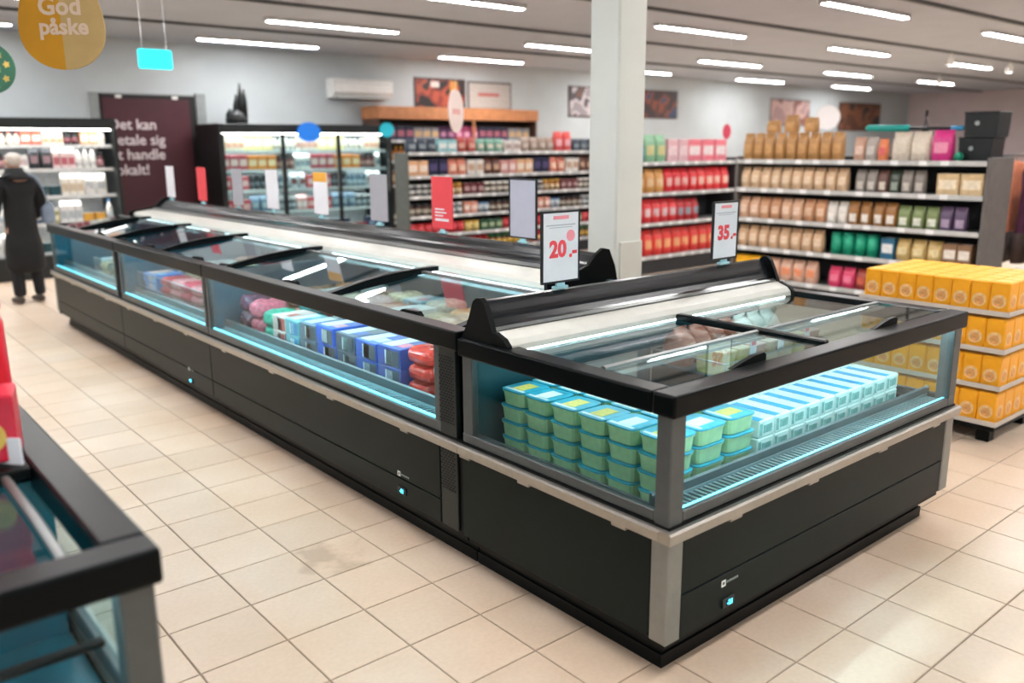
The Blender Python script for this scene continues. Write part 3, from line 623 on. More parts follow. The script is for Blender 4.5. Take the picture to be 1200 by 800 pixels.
# ================================================================== CARDS ON THE RIDGES
FRM = mat('#1d2326', .4)
def card(label, loc, rz, w, h, col, marks=(), frame=True, group='price cards on the freezer ridges', top=None, name='sign_card'):
    t = thing(name, label, 'sign', loc, rz, group); ORG[t.name] = (0, 0, 0)
    part('clip', MB().cbox(-.035, .035, -.012, .012, 0, .012, .003).box(-.02, .02, -.005, .005, .012, .024), mat('#9fd0da', .15, 0, .03), t)
    z0 = .024
    part('sheet', MB().box(-w/2+.006, w/2-.006, -.0035, .0035, z0+.006, z0+h-.006), col, t)
    if frame:
        for nm, b in (('frame_bar', (-w/2, w/2, z0, z0+.008)), ('frame_bar', (-w/2, w/2, z0+h-.008, z0+h)), ('frame_bar', (-w/2, -w/2+.008, z0+.0081, z0+h-.0081)), ('frame_bar', (w/2-.008, w/2, z0+.0081, z0+h-.0081))):
            part(nm, MB().cbox(b[0], b[1], -.006, .006, b[2], b[3], .0015), FRM, t)
    if top: part('top_band', MB().box(-w/2+.008, w/2-.008, -.0042, -.0035, z0+h*(1-top[0]), z0+h-.008), top[1], t)
    for m, x0, x1, za, zb in marks: part('print_line', MB().box(x0*w, x1*w, -.0042, -.0035, z0+za*h, z0+zb*h), m, t)
    return t, z0
hd = [(PINK, -.2, .2, .88, .93), (GREYINK, -.38, .38, .795, .81), (GREYINK, -.3, .3, .765, .775)]
t, z0 = card('white card priced twenty near the aisle end of the short ridge', (.405, .89, 1.0485), 0, .195, .27, PAPER, hd)
text('price_lettering', '20', .085, INK, t, (-.016, -.0046, z0+.125), (PI/2, 0, 0), bold=.0035); text('price_lettering', '.-', .075, INK, t, (.062, -.0046, z0+.118), (PI/2, 0, 0), bold=.003)
o = part('print_blot', MB().lathe([(.022, -.0001), (.022, .0006)], 14), PINK, t); o.location = (.05, -.0036, z0+.175); o.rotation_euler = (PI/2, 0, 0)
t, z0 = card('white card priced thirty-five on the short ridge beside the red shelf', (1.42, .89, 1.0485), 0, .185, .26, PAPER, hd)
text('price_lettering', '35', .085, INK, t, (-.014, -.0046, z0+.118), (PI/2, 0, 0), bold=.004); text('price_lettering', '.-', .07, INK, t, (.06, -.0046, z0+.112), (PI/2, 0, 0), bold=.003)
LAV = mat('#b3b4c2', .5, 0, .04); REDC = mat('#e2434c', .5, 0, .04); GRC = mat('#a3a1a8', .5, 0, .04); ORC = mat('#e8a83a', .5, 0, .04); WHC = mat('#e6e4ea', .5, 0, .03)
rl = [(WHC, -.32, .1, .36, .385), (WHC, -.32, .2, .30, .325), (WHC, -.32, .05, .24, .265), (WHC, -.32, .3, .15, .2)]
for y, lab, m, mk, tp, fr in ((1.86, 'plain lavender grey card in a dark frame on the long ridge', LAV, (), None, True), (2.56, 'red card with white print lines on the long ridge, beside the lavender one', REDC, rl, None, False),
        (3.24, 'plain grey card on the long ridge between red and orange-topped cards', GRC, (), None, False), (4.0, 'white card with an orange top on the long ridge', WHC, (), (.24, ORC), False),
        (4.77, 'plain white card on the long ridge between orange-topped and grey cards', WHC, (), None, False), (5.42, 'pale grey card on the long ridge, third from its far end', GRC, (), None, False),
        (6.2, 'red card on the far part of the long ridge', REDC, (), None, False), (7.0, 'white card at the far end of the long ridge', WHC, (), None, False)):
    card(lab, (1.06, y, 1.0935), -PI/2, .21, .30, m, mk, fr, top=tp)
# ================================================================== PILLAR, NEIGHBOUR FREEZER
t = thing('pillar', 'white square pillar standing behind the end cabinet', 'pillar', (1.95, 2.06, 0))
part('shaft', MB().cbox(1.835, 2.065, 1.945, 2.175, 0, CEIL, .012), mat('#dfe4de', .55, 0, .04, 3), t)
part('cover_plate', MB().cbox(1.87, 2.062, 1.937, 1.946, .45, 1.03, .003), mat('#cfd2ca', .5, 0, .04, 6), t)
NX0, NX1, NY1 = -3.0, -1.405, 3.2
nf = thing('island_freezer', 'neighbouring dark freezer with red packs on its lid', 'freezer', ((NX0+NX1)/2, NY1/2, 0))
part('plinth', MB().box(NX0, NX1-.07, .07, NY1, 0, .1), BLACK, nf)
part('carcass', MB().box(NX0, NX1-.006, .006, NY1, .1, ZB), PANEL, nf)
part('lower_post', MB().cbox(NX1-.06, NX1+.007, -.007, .06, .133, ZB, .004), STEEL, nf)
part('glass_post', MB().cbox(NX1-.058, NX1+.002, -.002, .055, .5, ZR0, .004), POST, nf)
part('bumper_rail', MB().box(NX0, NX1+.024, -.024, .02, .466, .502), RAIL, nf); part('bumper_rail', MB().box(NX1-.02, NX1+.024, .0201, NY1, .466, .502), RAIL, nf)
part('glass_frame', MB().cbox(NX0, NX1-.058, -.001, .02, .505, .545, .003), POST, nf); part('glass_frame', MB().cbox(NX1-.02, NX1+.001, .058, NY1, .505, .545, .003), POST, nf)
part('glass_panel', MB().box(NX0, NX1-.056, .006, .012, .54, ZR0+.01), GLASS, nf); part('glass_panel', MB().box(NX1-.012, NX1-.006, .056, NY1, .54, ZR0+.01), GLASS, nf)
TQ = mat('#11606f', .25, .1, .15, 5)
part('tub_floor', MB().box(NX0, NX1-.03, .03, NY1, .465, .475), TQ, nf)
part('tub_divider', MB().box(NX0, NX1-.03, .60, .62, .475, .86), TQ, nf)
part('shelf_bar', MB().cbox(NX0, NX1-.03, .26, .285, .60, .615, .003), BLACK, nf); part('shelf_bar', MB().cbox(-1.66, -1.635, .03, .6, .58, .595, .003), BLACK, nf)
part('light_strip', MB().box(NX0, NX1-.08, .0135, .0235, .545, .552), CYAN, nf); part('light_strip', MB().box(NX0, NX1-.08, .024, .044, .826, .836), LEDW, nf)
part('rim', MB().cbox(NX0, NX1+.016, -.016, RW-.016, ZR0, ZR1, .008, 2), RIM, nf); part('rim', MB().cbox(NX1+.016-RW, NX1+.016, RW-.0158, NY1, ZR0, ZR1, .008, 2), RIM, nf)
part('crossbar', MB().cbox(NX0, NX1-.066, .575, .615, .875, .9, .004), BLACK, nf)
part('slide_rail', MB().tube([(NX1-.115, .07, .878), (NX1-.115, .3, .884), (NX1-.118, .574, .884)], .010, 10), STEEL, nf)
part('slide_rail', MB().tube([(NX0, .09, .88), (NX1-.125, .09, .88)], .008, 8), STEEL, nf)
part('lid', MB().box(NX0, NX1-.13, .1, .57, .872, .877), LIDGLASS, nf, label='clear sliding glass lid')
part('deck', MB().box(NX0, NX1-.066, .616, NY1, .86, .897), mat('#2a3234', .4, .3), nf)
RB = P('#e3142c', .3, .15, 20); RB2 = P('#d8203f', .3, .1, 20)
o = item('snack_box', 'crimson box with a yellow round mark on the neighbouring freezer', 'box', None, (-1.555, .70, .9055), -.25, MB().cbox(-.09, .09, -.06, .06, 0, .15, .004).mesh('body', RB2),
         [('round_mark', MB().prism([(.02*math.cos(a*PI/8)-.02, .024*math.sin(a*PI/8)+.09) for a in range(16)], 'y', -.0615, -.06).mesh('round_mark', P('#e8c25a'))), ('round_mark', MB().prism([(.03*math.cos(a*PI/8)+.04, .034*math.sin(a*PI/8)+.06) for a in range(16)], 'y', -.0615, -.06).mesh('round_mark', P('#e8c25a')))])
item('snack_bag', 'bright red crumpled bag standing behind the crimson box', 'bag', 'red bags on the neighbouring freezer', (-1.54, .93, .9055), -.2, me_bag(.22, .12, .32, RB, 1), [])
item('snack_bag', 'bright red bag farther along the neighbouring freezer', 'bag', 'red bags on the neighbouring freezer', (-1.62, 1.2, .8975), .3, me_bag(.22, .12, .28, RB, 2), [])
solo('price_tag', MB().box(-.03, .03, -.003, .003, 0, .06), PAPER, 'small white tag leaning on the neighbouring freezer rim', 'tag', loc=(-1.50, .625, .9005), rotz=-.9)

# ================================================================== PALLET OF YELLOW BOXES
PX, PY = 2.96, .225; PWX, PWY = .6, .8
t = thing('pallet_stand', 'black wheeled base under the stack of yellow boxes', 'pallet', (PX+.3, PY+.4, 0))
part('deck', MB().cbox(PX, PX+PWX, PY, PY+PWY, .07, .1, .005), BLACK, t)
for a in (.03, .5):
    for b in (.03, .7): part('foot', MB().cbox(PX+a, PX+a+.07, PY+b, PY+b+.07, 0, .07, .004), BLACK, t)
YB = mat('#fbae22', .4, 0, .08, 12); YT = mat('#fcbc3c', .4, 0, .08, 12); EM = mat('#f4c98c', .5, 0, .2, 60); EM2 = mat('#e8a768', .5, 0, .25, 60)
bw = .118; bd = .098; bh = .172
def disc_y(r, x, z, y, m, nm): return MB().prism([(x+r*math.cos(a*PI/8), z+r*math.sin(a*PI/8)) for a in range(16)], 'y', y-.001, y).mesh(nm, m)
def disc_x(r, y, z, x, m, nm): return MB().prism([(y+r*math.cos(a*PI/8), z+r*math.sin(a*PI/8)) for a in range(16)], 'x', x-.001, x).mesh(nm, m)
yb_m = MB().cbox(-bw/2+.001, bw/2-.001, -bd/2+.001, bd/2-.001, 0, bh, .006).mesh('body', YB)
k1 = [('round_mark', disc_y(.036, 0, .07, -bd/2+.001, EM, 'round_mark')), ('round_print', disc_y(.024, 0, .066, -bd/2, EM2, 'round_print')), ('top_print', MB().box(-.05, .05, -.04, .04, bh, bh+.001).mesh('top_print', YT))]
k2 = [('round_mark', disc_x(.036, 0, .07, -bw/2+.001, EM, 'round_mark')), ('round_print', disc_x(.024, 0, .066, -bw/2, EM2, 'round_print'))]
CB2 = mat('#cfc6bb', .7, 0, .06, 20)
lvl = ['bottom', 'second', 'third', 'top']
for L in range(4):
    z = .1+L*.199
    solo('cardboard_tray', MB().box(PX-.008, PX+PWX+.008, PY-.008, PY+PWY+.008, 0, .005).box(PX-.008, PX-.004, PY-.008, PY+PWY+.008, .005, .026).box(PX-.004, PX+PWX+.008, PY-.008, PY-.004, .005, .026), CB2, 'pale cardboard tray under the %s layer of yellow boxes' % lvl[L], 'tray', 'cardboard trays on the pallet', (0, 0, z+.0003))
    for i in range(5):
        for j in range(8):
            if L < 3 and i > 0 and j > 0: continue
            lab = 'yellow box, %s pallet layer, %s column and %s row from the near corner' % (lvl[L], nth(i), nth(j))
            item('food_box', lab, 'box', 'yellow boxes on the pallet', (PX+.004+(i+.5)*bw, PY+.004+(j+.5)*bd, z+.006), 0, yb_m, (k1 if j == 0 else [k1[2]] if L == 3 else [])+(k2 if i == 0 else []))

# ================================================================== COOLERS
COOLW = emis('cooler_led', (1, .98, .95, 1), 14.0); DKM = mat('#12191b', .4, .1)
def cooler(label, x0, x1, yf, D, H, zs, doors, sign=None):
    t = thing('wall_cooler', label, 'cooler', ((x0+x1)/2, yf+D/2, 0))
    part('base', MB().cbox(x0, x1, yf, yf+D, 0, .28, .01), DKM, t); part('back_panel', MB().box(x0+.04, x1-.04, yf+D-.05, yf+D, .28, H-.13), mat('#dfe3e4', .5), t)
    for x in (x0, x1-.04): part('side_panel', MB().cbox(x, x+.04, yf, yf+D, .28, H, .006), DKM, t)
    part('canopy', MB().cbox(x0+.0405, x1-.0405, yf, yf+D, H-.13, H, .008), DKM, t)
    part('light_strip', MB().box(x0+.06, x1-.06, yf+.05, yf+.09, H-.145, H-.131), COOLW, t)
    for z in zs:
        s = part('shelf', MB().box(x0+.041, x1-.041, yf+.14, yf+D-.051, z-.02, z), mat('#c7cccd', .4, .3), t)
        part('price_rail', MB().box(x0+.041, x1-.041, yf+.128, yf+.1395, z-.03, z+.012), mat('#d5d8d9', .5), s)
        part('light_strip', MB().box(x0+.06, x1-.06, yf+.16, yf+.18, z-.03, z-.021), COOLW, s)
    if doors:
        w = (x1-x0-.08)/doors
        for k in range(doors):
            a = x0+.04+k*w; d = part('door', MB().box(a+.03, a+w-.03, yf+.002, yf+.01, .31, H-.16), GLASS, t, label='glass cooler door')
            for b in ((a+.002, a+.03), (a+w-.03, a+w-.002)): part('door_stile', MB().box(b[0], b[1], yf-.004, yf+.014, .285, H-.135), DKM, d)
            part('handle', MB().tube([(a+w-.045, yf-.02, .9), (a+w-.045, yf-.02, 1.4)], .009, 6), STEEL, d)
    return t
CY1, CY2 = 10.42, 10.42
cooler('open lit cooler against the rear wall behind the person', -.9, 1.60, CY1, .86, 1.95, (.3, .66, 1.0, 1.33, 1.64-.02), 0)
cooler('lit cooler with glass doors against the rear wall', 2.93, 5.72, CY2, .86, 1.91, (.3, .66, .98, 1.26, 1.53), 3)
mixA = [('carton', 'white', '#ece9e4', '#d8d0c8', '#e06a50', .075, .075, .24, 3), ('bottle', 'cream', '#e6dcc8', '#f4f0ea', '#d8433c', .075, .075, .23, 3), ('box', 'coral', '#e5705a', '#f4e0d8', '#ffffff', .11, .12, .18, 2), ('carton', 'ivory', '#f1ece0', '#c9a98a', '#ffffff', .075, .075, .24, 3), ('jar', 'black', '#23262a', '#7d4a50', '#2a2a2a', .09, .09, .13, 2), ('box', 'peach', '#e8b08a', '#f7efe6', '#ffffff', .1, .1, .15, 2)]
mixB = [('jar', 'dark red', '#4a1f26', '#b98a90', '#23262a', .09, .09, .15, 3), ('box', 'white', '#e3e3e0', '#c2b2b6', '#ffffff', .12, .12, .13, 2), ('bag', 'charcoal', '#2b3036', '#9a8088', '#ffffff', .13, .1, .2, 2), ('carton', 'pale pink', '#e4cfcf', '#b5626c', '#ffffff', .08, .08, .2, 3), ('bottle', 'white', '#ecebe8', '#dcdcda', '#3a3f44', .08, .08, .2, 3)]
mixC = [('bottle', 'milk white', '#f0efec', '#c9d4dc', '#4a7fb0', .085, .085, .24, 4), ('box', 'slate blue', '#44546a', '#b9c4cc', '#ffffff', .12, .12, .14, 2), ('jar', 'olive', '#8d8a4a', '#d9d6b8', '#e0e0da', .1, .1, .14, 2), ('carton', 'grey white', '#dddedd', '#aab4ba', '#ffffff', .08, .08, .22, 3), ('tray', 'mustard', '#d9a441', '#ede0b8', '#ffffff', .14, .12, .09, 2)]
mixD = [('bag', 'white', '#e6e6e2', '#b9bfc4', '#ffffff', .14, .12, .2, 2), ('box', 'amber', '#d9973a', '#f2e2b8', '#ffffff', .14, .12, .14, 2), ('tray', 'teal', '#1f4a52', '#7fa2a8', '#ffffff', .14, .12, .1, 2), ('carton', 'bone', '#e8e4da', '#c9b9a0', '#ffffff', .08, .08, .22, 3)]
for k, (z, mx) in enumerate(((.3, mixD), (.66, mixC), (1.0, mixD), (1.33, mixB), (1.62, mixA))):
    z -= .0; nm = ['lowest', 'second', 'third', 'fourth', 'top'][k]
    fill_row((-.9, CY1), 0, .95, 2.44, .16, z, mx, 'on the %s shelf of the open cooler' % nm, .17 if k > 3 else .28, .006, hs=1.35)
mix2 = [[('box', 'navy', '#2a3550', '#8f9cb8', '#ffffff', .15, .12, .15, 3), ('tray', 'crimson', '#b02a3a', '#e0a0a8', '#ffffff', .15, .12, .1, 2)],
        [('box', 'cherry red', '#c23c48', '#e9b8b4', '#ffffff', .13, .12, .14, 3), ('bag', 'steel blue', '#5d7488', '#a9bac4', '#ffffff', .14, .1, .2, 3), ('jar', 'smoke grey', '#4d565c', '#a0a8ac', '#d0d0d0', .09, .09, .15, 3), ('carton', 'dusty pink', '#d8a8a4', '#f0e0dc', '#ffffff', .08, .08, .2, 2)],
        [('box', 'rose red', '#cf5a62', '#eec8c4', '#ffffff', .13, .12, .15, 3), ('jar', 'black', '#20252a', '#6a7278', '#303438', .09, .09, .16, 3), ('bottle', 'steel blue', '#5a7080', '#b0c0c8', '#dde2e4', .08, .08, .22, 4), ('bag', 'pale grey', '#b9bec0', '#8a5a5a', '#ffffff', .13, .1, .19, 2)],
        [('box', 'raspberry', '#b5505a', '#e8d0c8', '#ffffff', .13, .12, .17, 3), ('box', 'burnt orange', '#dd8a3c', '#f4dcb0', '#ffffff', .14, .12, .16, 3), ('jar', 'maroon', '#5a2a2c', '#b08a80', '#303030', .09, .09, .16, 3), ('carton', 'off white', '#e4e2da', '#8fa0a8', '#ffffff', .08, .08, .2, 3)],
        [('carton', 'cream', '#f0e6d0', '#e0a890', '#ffffff', .085, .085, .2, 4), ('box', 'light yellow', '#f0dfa0', '#f8f2e0', '#ffffff', .14, .12, .17, 3), ('bottle', 'white', '#efece6', '#d8d0c0', '#8a9aa0', .085, .085, .2, 4)]]
for k, z in enumerate((.3, .66, .98, 1.26, 1.53)):
    nm = ['lowest', 'second', 'third', 'fourth', 'top'][k]
    fill_row((2.93, CY2), 0, .06, 2.72, .16, z, mix2[k], 'on the %s shelf of the glass-door cooler' % nm, .235, .006, hs=1.3)
def disc(label, name, c, r, rz, m, wire=True, rx=None, cat='sign', th=.006, group=None):
    t = thing(name, label, cat, c, rz, group); ORG[t.name] = (0, 0, 0); rx = rx or r
    part('disc', MB().prism([(rx*math.cos(a*PI/20), r*math.sin(a*PI/20)) for a in range(40)], 'y', -th, th), m, t)
    if wire: part('hanging_wire', MB().tube([(0, 0, r-.005), (0, 0, CEIL-c[2])], .002, 5), WIRE, t)
    return t
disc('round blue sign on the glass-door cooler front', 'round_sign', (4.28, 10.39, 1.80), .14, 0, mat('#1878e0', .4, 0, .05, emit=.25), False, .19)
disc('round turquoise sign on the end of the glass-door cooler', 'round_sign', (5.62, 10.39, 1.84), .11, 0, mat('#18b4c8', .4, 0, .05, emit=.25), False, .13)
t = thing('black_ornament', 'tall black ornament standing on the glass-door cooler', 'ornament', (3.33, 10.6, 1.91))
part('base_clump', MB().lathe([(.14, 1.91), (.15, 1.98), (.10, 2.05), (.05, 2.1)], 12, 3.28, 10.6), DKM, t, True)
for dx, h, r in ((0, .55, .05), (.05, .48, .045), (-.06, .40, .04), (-.15, .2, .05)):
    part('blade', MB().tube([(3.35+dx, 10.6, 1.93), (3.35+dx*1.2, 10.6, 1.91+h*.6), (3.36+dx*1.1, 10.6, 1.91+h)], [r, r*.9, r*.35], 8), DKM, t, True)

# ================================================================== REAR WALL THINGS
struct('door_1', MB().box(1.58, 1.70, WY-.03, WY, 0, 2.33).box(3.02, 3.16, WY-.06, WY, 0, 2.35).box(1.70, 3.02, WY-.01, WY, 0, 2.33), mat('#8f9494', .6), 'grey door surround in the rear wall')
t = thing('wall_banner', 'tall burgundy banner with white lettering on the rear wall', 'banner', (2.34, WY-.03, 0))
part('backing', MB().box(1.71, 3.01, WY-.045, WY-.012, .02, 2.31), mat('#0c0b0c', .6), t); part('sheet', MB().box(1.73, 2.92, WY-.055, WY-.0455, .05, 2.26), mat('#43131f', .55, 0, .15, 3), t)
for x in (1.95, 2.72): part('bracket', MB().cbox(x-.04, x+.04, WY-.07, WY-.012, 2.26, 2.30, .005), WHITE, t)
LT = mat('#d9cfd2', .6, 0, .03)
for k, (s, z) in enumerate((('Det kan', 1.90), ('betale sig', 1.69), ('at handle', 1.49), ('lokalt!', 1.28))): text('lettering', s, .20, LT, t, (1.78, WY-.057, z), (PI/2, 0, 0), 'LEFT', .003)
t = thing('air_conditioner', 'white air conditioner mounted high on the rear wall', 'air conditioner', (5.72, WY-.12, 2.35))
part('body', MB().prism([(WY, 2.35), (WY, 2.66), (WY-.2, 2.66), (WY-.245, 2.62), (WY-.245, 2.45), (WY-.17, 2.36)], 'x', 5.18, 6.28), WHITE, t)
part('air_flap', MB().box(5.24, 6.22, WY-.235, WY-.18, 2.352, 2.375), mat('#b9bcbc', .5), t); part('seam', MB().box(5.2, 6.26, WY-.2475, WY-.245, 2.585, 2.592), mat('#a9acac', .5), t)
t = thing('exit_sign', 'glowing turquoise exit sign hanging from the ceiling', 'sign', (1.06, 7.1, 2.30))
part('box', MB().cbox(.905, 1.215, 7.075, 7.125, 2.30, 2.475, .02, 2), emis('exit_glow', (.02, .78, .85, 1), 1.15), t); part('hanging_wire', MB().tube([(.95, 7.1, 2.475), (.95, 7.1, CEIL)], .004, 6), WIRE, t); part('hanging_wire', MB().tube([(1.17, 7.1, 2.475), (1.17, 7.1, CEIL)], .004, 6), WIRE, t)
def poster(label, x0, x1, z0, z1, m, extra=()):
    t = thing('wall_poster', label, 'poster', ((x0+x1)/2, WY-.02, z0))
    part('frame', MB().box(x0, x1, WY-.02, WY, z0, z1), mat('#4a3a36', .6), t); part('print', MB().box(x0+.03, x1-.03, WY-.024, WY-.0201, z0+.03, z1-.03), m, t)
    for nm, mm, a, b, c, d in extra: part(nm, MB().box(a, b, WY-.028, WY-.0241, c, d), mm, t)
BRN = P('#8a3a2c'); 
poster('dark red and black food poster above the wooden shelf', 6.86, 7.97, 2.16, 2.76, printed('poster_a', ['#1c1512', '#7d2f24', '#a4492e', '#2a1c18'], 3), (('print_block', P('#d9cfc6'), 7.2, 7.38, 2.6, 2.7), ('print_block', P('#c98a3a'), 7.62, 7.78, 2.45, 2.72)))
poster('pale poster with a faint red word above the wooden shelf', 8.02, 9.05, 2.24, 2.74, P('#b9b2ab'), (('print_block', P('#b5645c'), 8.25, 8.75, 2.48, 2.54),))
poster('grey and brown picture on the rear wall, just before the pillar', 10.56, 11.75, 2.15, 2.76, printed('poster_b', ['#8d8587', '#b8adb0', '#4a4447', '#6e4a3c'], 3))
poster('dark picture with orange and blue on the rear wall, past the pillar', 12.6, 13.95, 2.16, 2.76, printed('poster_c', ['#3a2c30', '#5a3a34', '#8a4a32', '#3c4a66'], 3))
poster('small pink and brown picture beyond the pillar', 17.6, 19.4, 2.06, 2.72, printed('poster_d', ['#a98a86', '#c9a49c', '#8a5a50'], 2))
poster('brown and black picture above the paper bags', 20.9, 23.2, 1.95, 2.72, printed('poster_e', ['#6a4636', '#8a5a42', '#3a3430'], 2))

# ================================================================== HANGING SIGNS
t = thing('egg_sign', 'large two-tone yellow egg sign hanging above the near aisle', 'sign', (-.68, 3.14, 1.945), -math.radians(38)); ORG[t.name] = (0, 0, 0)
eg = []
for a in range(41):
    th = -PI/2+PI*a/40; r = .197; eg.append((r*math.cos(th)*(1-.12*math.sin(th)), .2+(.205 if th < 0 else .30)*math.sin(th)))
part('egg_half', MB().prism([(-x, z) for x, z in eg], 'y', -.005, .005), mat('#c98f08', .6, 0, .05), t); part('egg_half', MB().prism(eg, 'y', -.0048, .0052), mat('#bfa268', .6, 0, .05), t)
ET = mat('#dcc6b0', .6, 0, .03)
text('lettering', 'God', .11, ET, t, (.0, -.006, .275), (PI/2, 0, 0), bold=.003); text('lettering', 'påske', .10, ET, t, (.01, -.006, .185), (PI/2, 0, 0), bold=.003)
part('hanging_wire', MB().tube([(0, 0, .495), (0, 0, CEIL-1.945)], .002, 5), WIRE, t)
t = disc('round green sign with yellow flowers hanging near the aisle', 'round_sign', (-.756, 4.53, 2.04), .145, -math.radians(36), mat('#356b54', .6, 0, .2, 12))
for k, (x, z) in enumerate(((.06, .07), (.10, .02), (.09, -.06), (.03, -.1), (-.04, .03), (-.08, -.06), (.02, .11), (.045, -.01))):
    part('flower', MB().prism([(x+(.022 if a % 2 else .013)*math.cos(a*PI/5), z+(.022 if a % 2 else .013)*math.sin(a*PI/5)) for a in range(10)], 'y', -.0075, -.006), mat('#c9ad5a' if k != 4 else '#0e3a2a', .6), t)
t = disc('pale pink round sign hanging just behind the pillar', 'round_sign', (2.80, 2.93, 2.235), .25, math.radians(17), mat('#d8c9c6', .6, 0, .05))
part('print_line', MB().box(-.12, .1, -.0075, -.006, .02, .06), PINK, t); part('print_line', MB().box(-.08, .1, -.0075, -.006, -.05, -.01), PINK, t)
t = disc('white oval sign hanging in front of the wooden shelf', 'round_sign', (3.14, 5.22, 1.90), .195, math.radians(33), mat('#e2d2cd', .6, 0, .05))
part('print_line', MB().box(-.1, .1, -.0075, -.006, -.03, .02), mat('#dba8a2', .6), t)
t = disc('bright white round sign hanging beyond the paper bags', 'round_sign', (9.57, 5.17, 1.95), .165, -math.radians(60), mat('#f4f2f2', .5, 0, .02))
t = disc('small pinkish red round sign hanging over the red shelf', 'round_sign', (7.3, 5.2, 1.74), .09, -math.radians(50), mat('#e2506a', .5, 0, .02), rx=.05)
for k, (x, y, lab) in enumerate(((13.2, 5.15, 'nearer'), (17.6, 7.3, 'middle'), (15.6, 5.15, 'farther'))):
    t = thing('spot_lamp', '%s white ceiling spot lamp on the rail' % lab, 'lamp', (x, y, CEIL-.2), 0, 'spot lamps on the ceiling rails')
    part('stem', MB().tube([(x, y, CEIL-.1), (x, y, CEIL-.029)], .012, 8), WHITE, t); part('lamp_head', MB().lathe([(.05, CEIL-.1), (.06, CEIL-.22), (.055, CEIL-.22), (.045, CEIL-.12)], 14, x, y), WHITE, t)
    part('bulb', MB().lathe([(.04, CEIL-.212), (.035, CEIL-.16)], 12, x, y), emis('spot_glow', (1, .95, .92, 1), 30), t)

# ================================================================== SHELVES BEHIND
WOODM = mat('#b8794e', .55, 0, .2, 8)
def runs(*a): return list(a)
# paper bags and dry goods, faces the freezer
BO = (6.0, 4.12); BR = -PI/2
gondola('long grey shelf of beige food bags beyond the freezer', BO, BR, 2.55, .5, (.20, .52, .82, 1.13, 1.42), 1.46, frame=mat('#6d6a68', .5, .2), tags=True)
w = 'on the %s shelf of the beige unit'
fill_row(BO, BR, .04, 1.26, .05, 1.42, runs(('bag', 'brown paper', '#b98a55', '#c99b66', None, .115, .09, .27, 12)), w % 'top', .3)
fill_row(BO, BR, 1.28, 1.62, .05, 1.42, runs(('bag', 'rosy beige', '#c9a08a', '#e0c4b4', None, .11, .09, .22, 1), ('bag', 'light grey', '#b5aca4', '#d0cac4', None, .11, .09, .22, 1), ('bag', 'orange', '#e8885a', '#e87070', None, .085, .08, .2, 1)), w % 'top', .3)
fill_row(BO, BR, 1.645, 2.225, .05, 1.42, runs(('bag', 'white loaf', '#d9cdbc', '#e6dccc', None, .17, .12, .26, 2), ('bag', 'hot pink', '#d83a88', '#f09ab8', None, .18, .12, .27, 1)), w % 'top', .3)
fill_row(BO, BR, .04, 1.32, .04, 1.13, runs(('bag', 'pale beige', '#d9b793', '#e6cfb4', None, .11, .09, .22, 12)), w % 'second', .24)
fill_row(BO, BR, 1.33, 2.05, .04, 1.13, runs(('pouch', 'grey', '#8e8680', '#c9c2ba', None, .1, .08, .21, 2), ('pouch', 'umber', '#6a4a42', '#d0c6ba', None, .1, .08, .21, 1), ('pouch', 'dark green', '#3f4a3e', '#9aa49a', None, .1, .08, .21, 1)), w % 'second', .24)
fill_row(BO, BR, 2.10, 2.52, .04, 1.13, runs(('box', 'cream', '#d9bf94', '#efe2c8', '#e6d3b0', .19, .14, .19, 2)), w % 'second', .24)
fill_row(BO, BR, .04, 1.05, .04, .82, runs(('bag', 'peach beige', '#d6ab8c', '#e8cdb8', None, .115, .09, .22, 2), ('bag', 'tawny', '#c9946e', '#e0bfa4', None, .115, .09, .22, 2)), w % 'third', .24)
fill_row(BO, BR, 1.06, 2.52, .04, .82, runs(('pouch', 'white', '#ddd8d0', '#efeae2', None, .1, .08, .21, 2), ('pouch', 'caramel', '#9a6a38', '#e8e2da', None, .11, .08, .22, 4), ('pouch', 'leaf green', '#7c8c5a', '#dfe2d4', None, .115, .08, .2, 3), ('pouch', 'violet', '#5c4a66', '#a898b0', None, .11, .08, .21, 2), ('bag', 'salmon pink', '#e07f90', '#f0c0c4', None, .14, .1, .21, 1)), w % 'third', .24)
fill_row(BO, BR, .04, 1.10, .04, .52, runs(('bag', 'sand', '#d3ae8a', '#e6ceb4', None, .115, .09, .22, 10)), w % 'fourth', .24)
fill_row(BO, BR, 1.12, 1.62, .04, .52, runs(('can', 'emerald green', '#0f8a6c', '#17a07c', None, .11, .11, .22, 4)), w % 'fourth', .24)
fill_row(BO, BR, 1.64, 2.52, .04, .52, runs(('box', 'blue and white', '#2f6a88', '#e2e4e4', '#d8dcdc', .13, .1, .2, 1), ('bag', 'straw', '#c9ac6e', '#e0d0a0', None, .13, .1, .2, 3), ('box', 'brown and white', '#8a6a50', '#e8e0d4', '#d8ccc0', .12, .1, .19, 2)), w % 'fourth', .24)
fill_row(BO, BR, .04, .42, .04, .20, runs(('box', 'golden yellow', '#efb012', '#f4c84a', '#f6d060', .16, .12, .22, 2)), w % 'lowest', .24)
fill_row(BO, BR, .44, 1.12, .04, .20, runs(('bag', 'blush', '#dfb49c', '#e8926a', None, .13, .09, .22, 6)), w % 'lowest', .24)
fill_row(BO, BR, 1.13, 2.52, .04, .20, runs(('bag', 'cerise', '#d83c68', '#e87a98', None, .13, .09, .2, 2), ('bag', 'brick', '#9a3c34', '#c9604c', None, .12, .09, .2, 1), ('bag', 'tangerine', '#e07a34', '#e8a070', None, .12, .09, .18, 1), ('bag', 'pale pink', '#dcb8ac', '#e8d0c8', None, .13, .09, .2, 2)), w % 'lowest', .24)
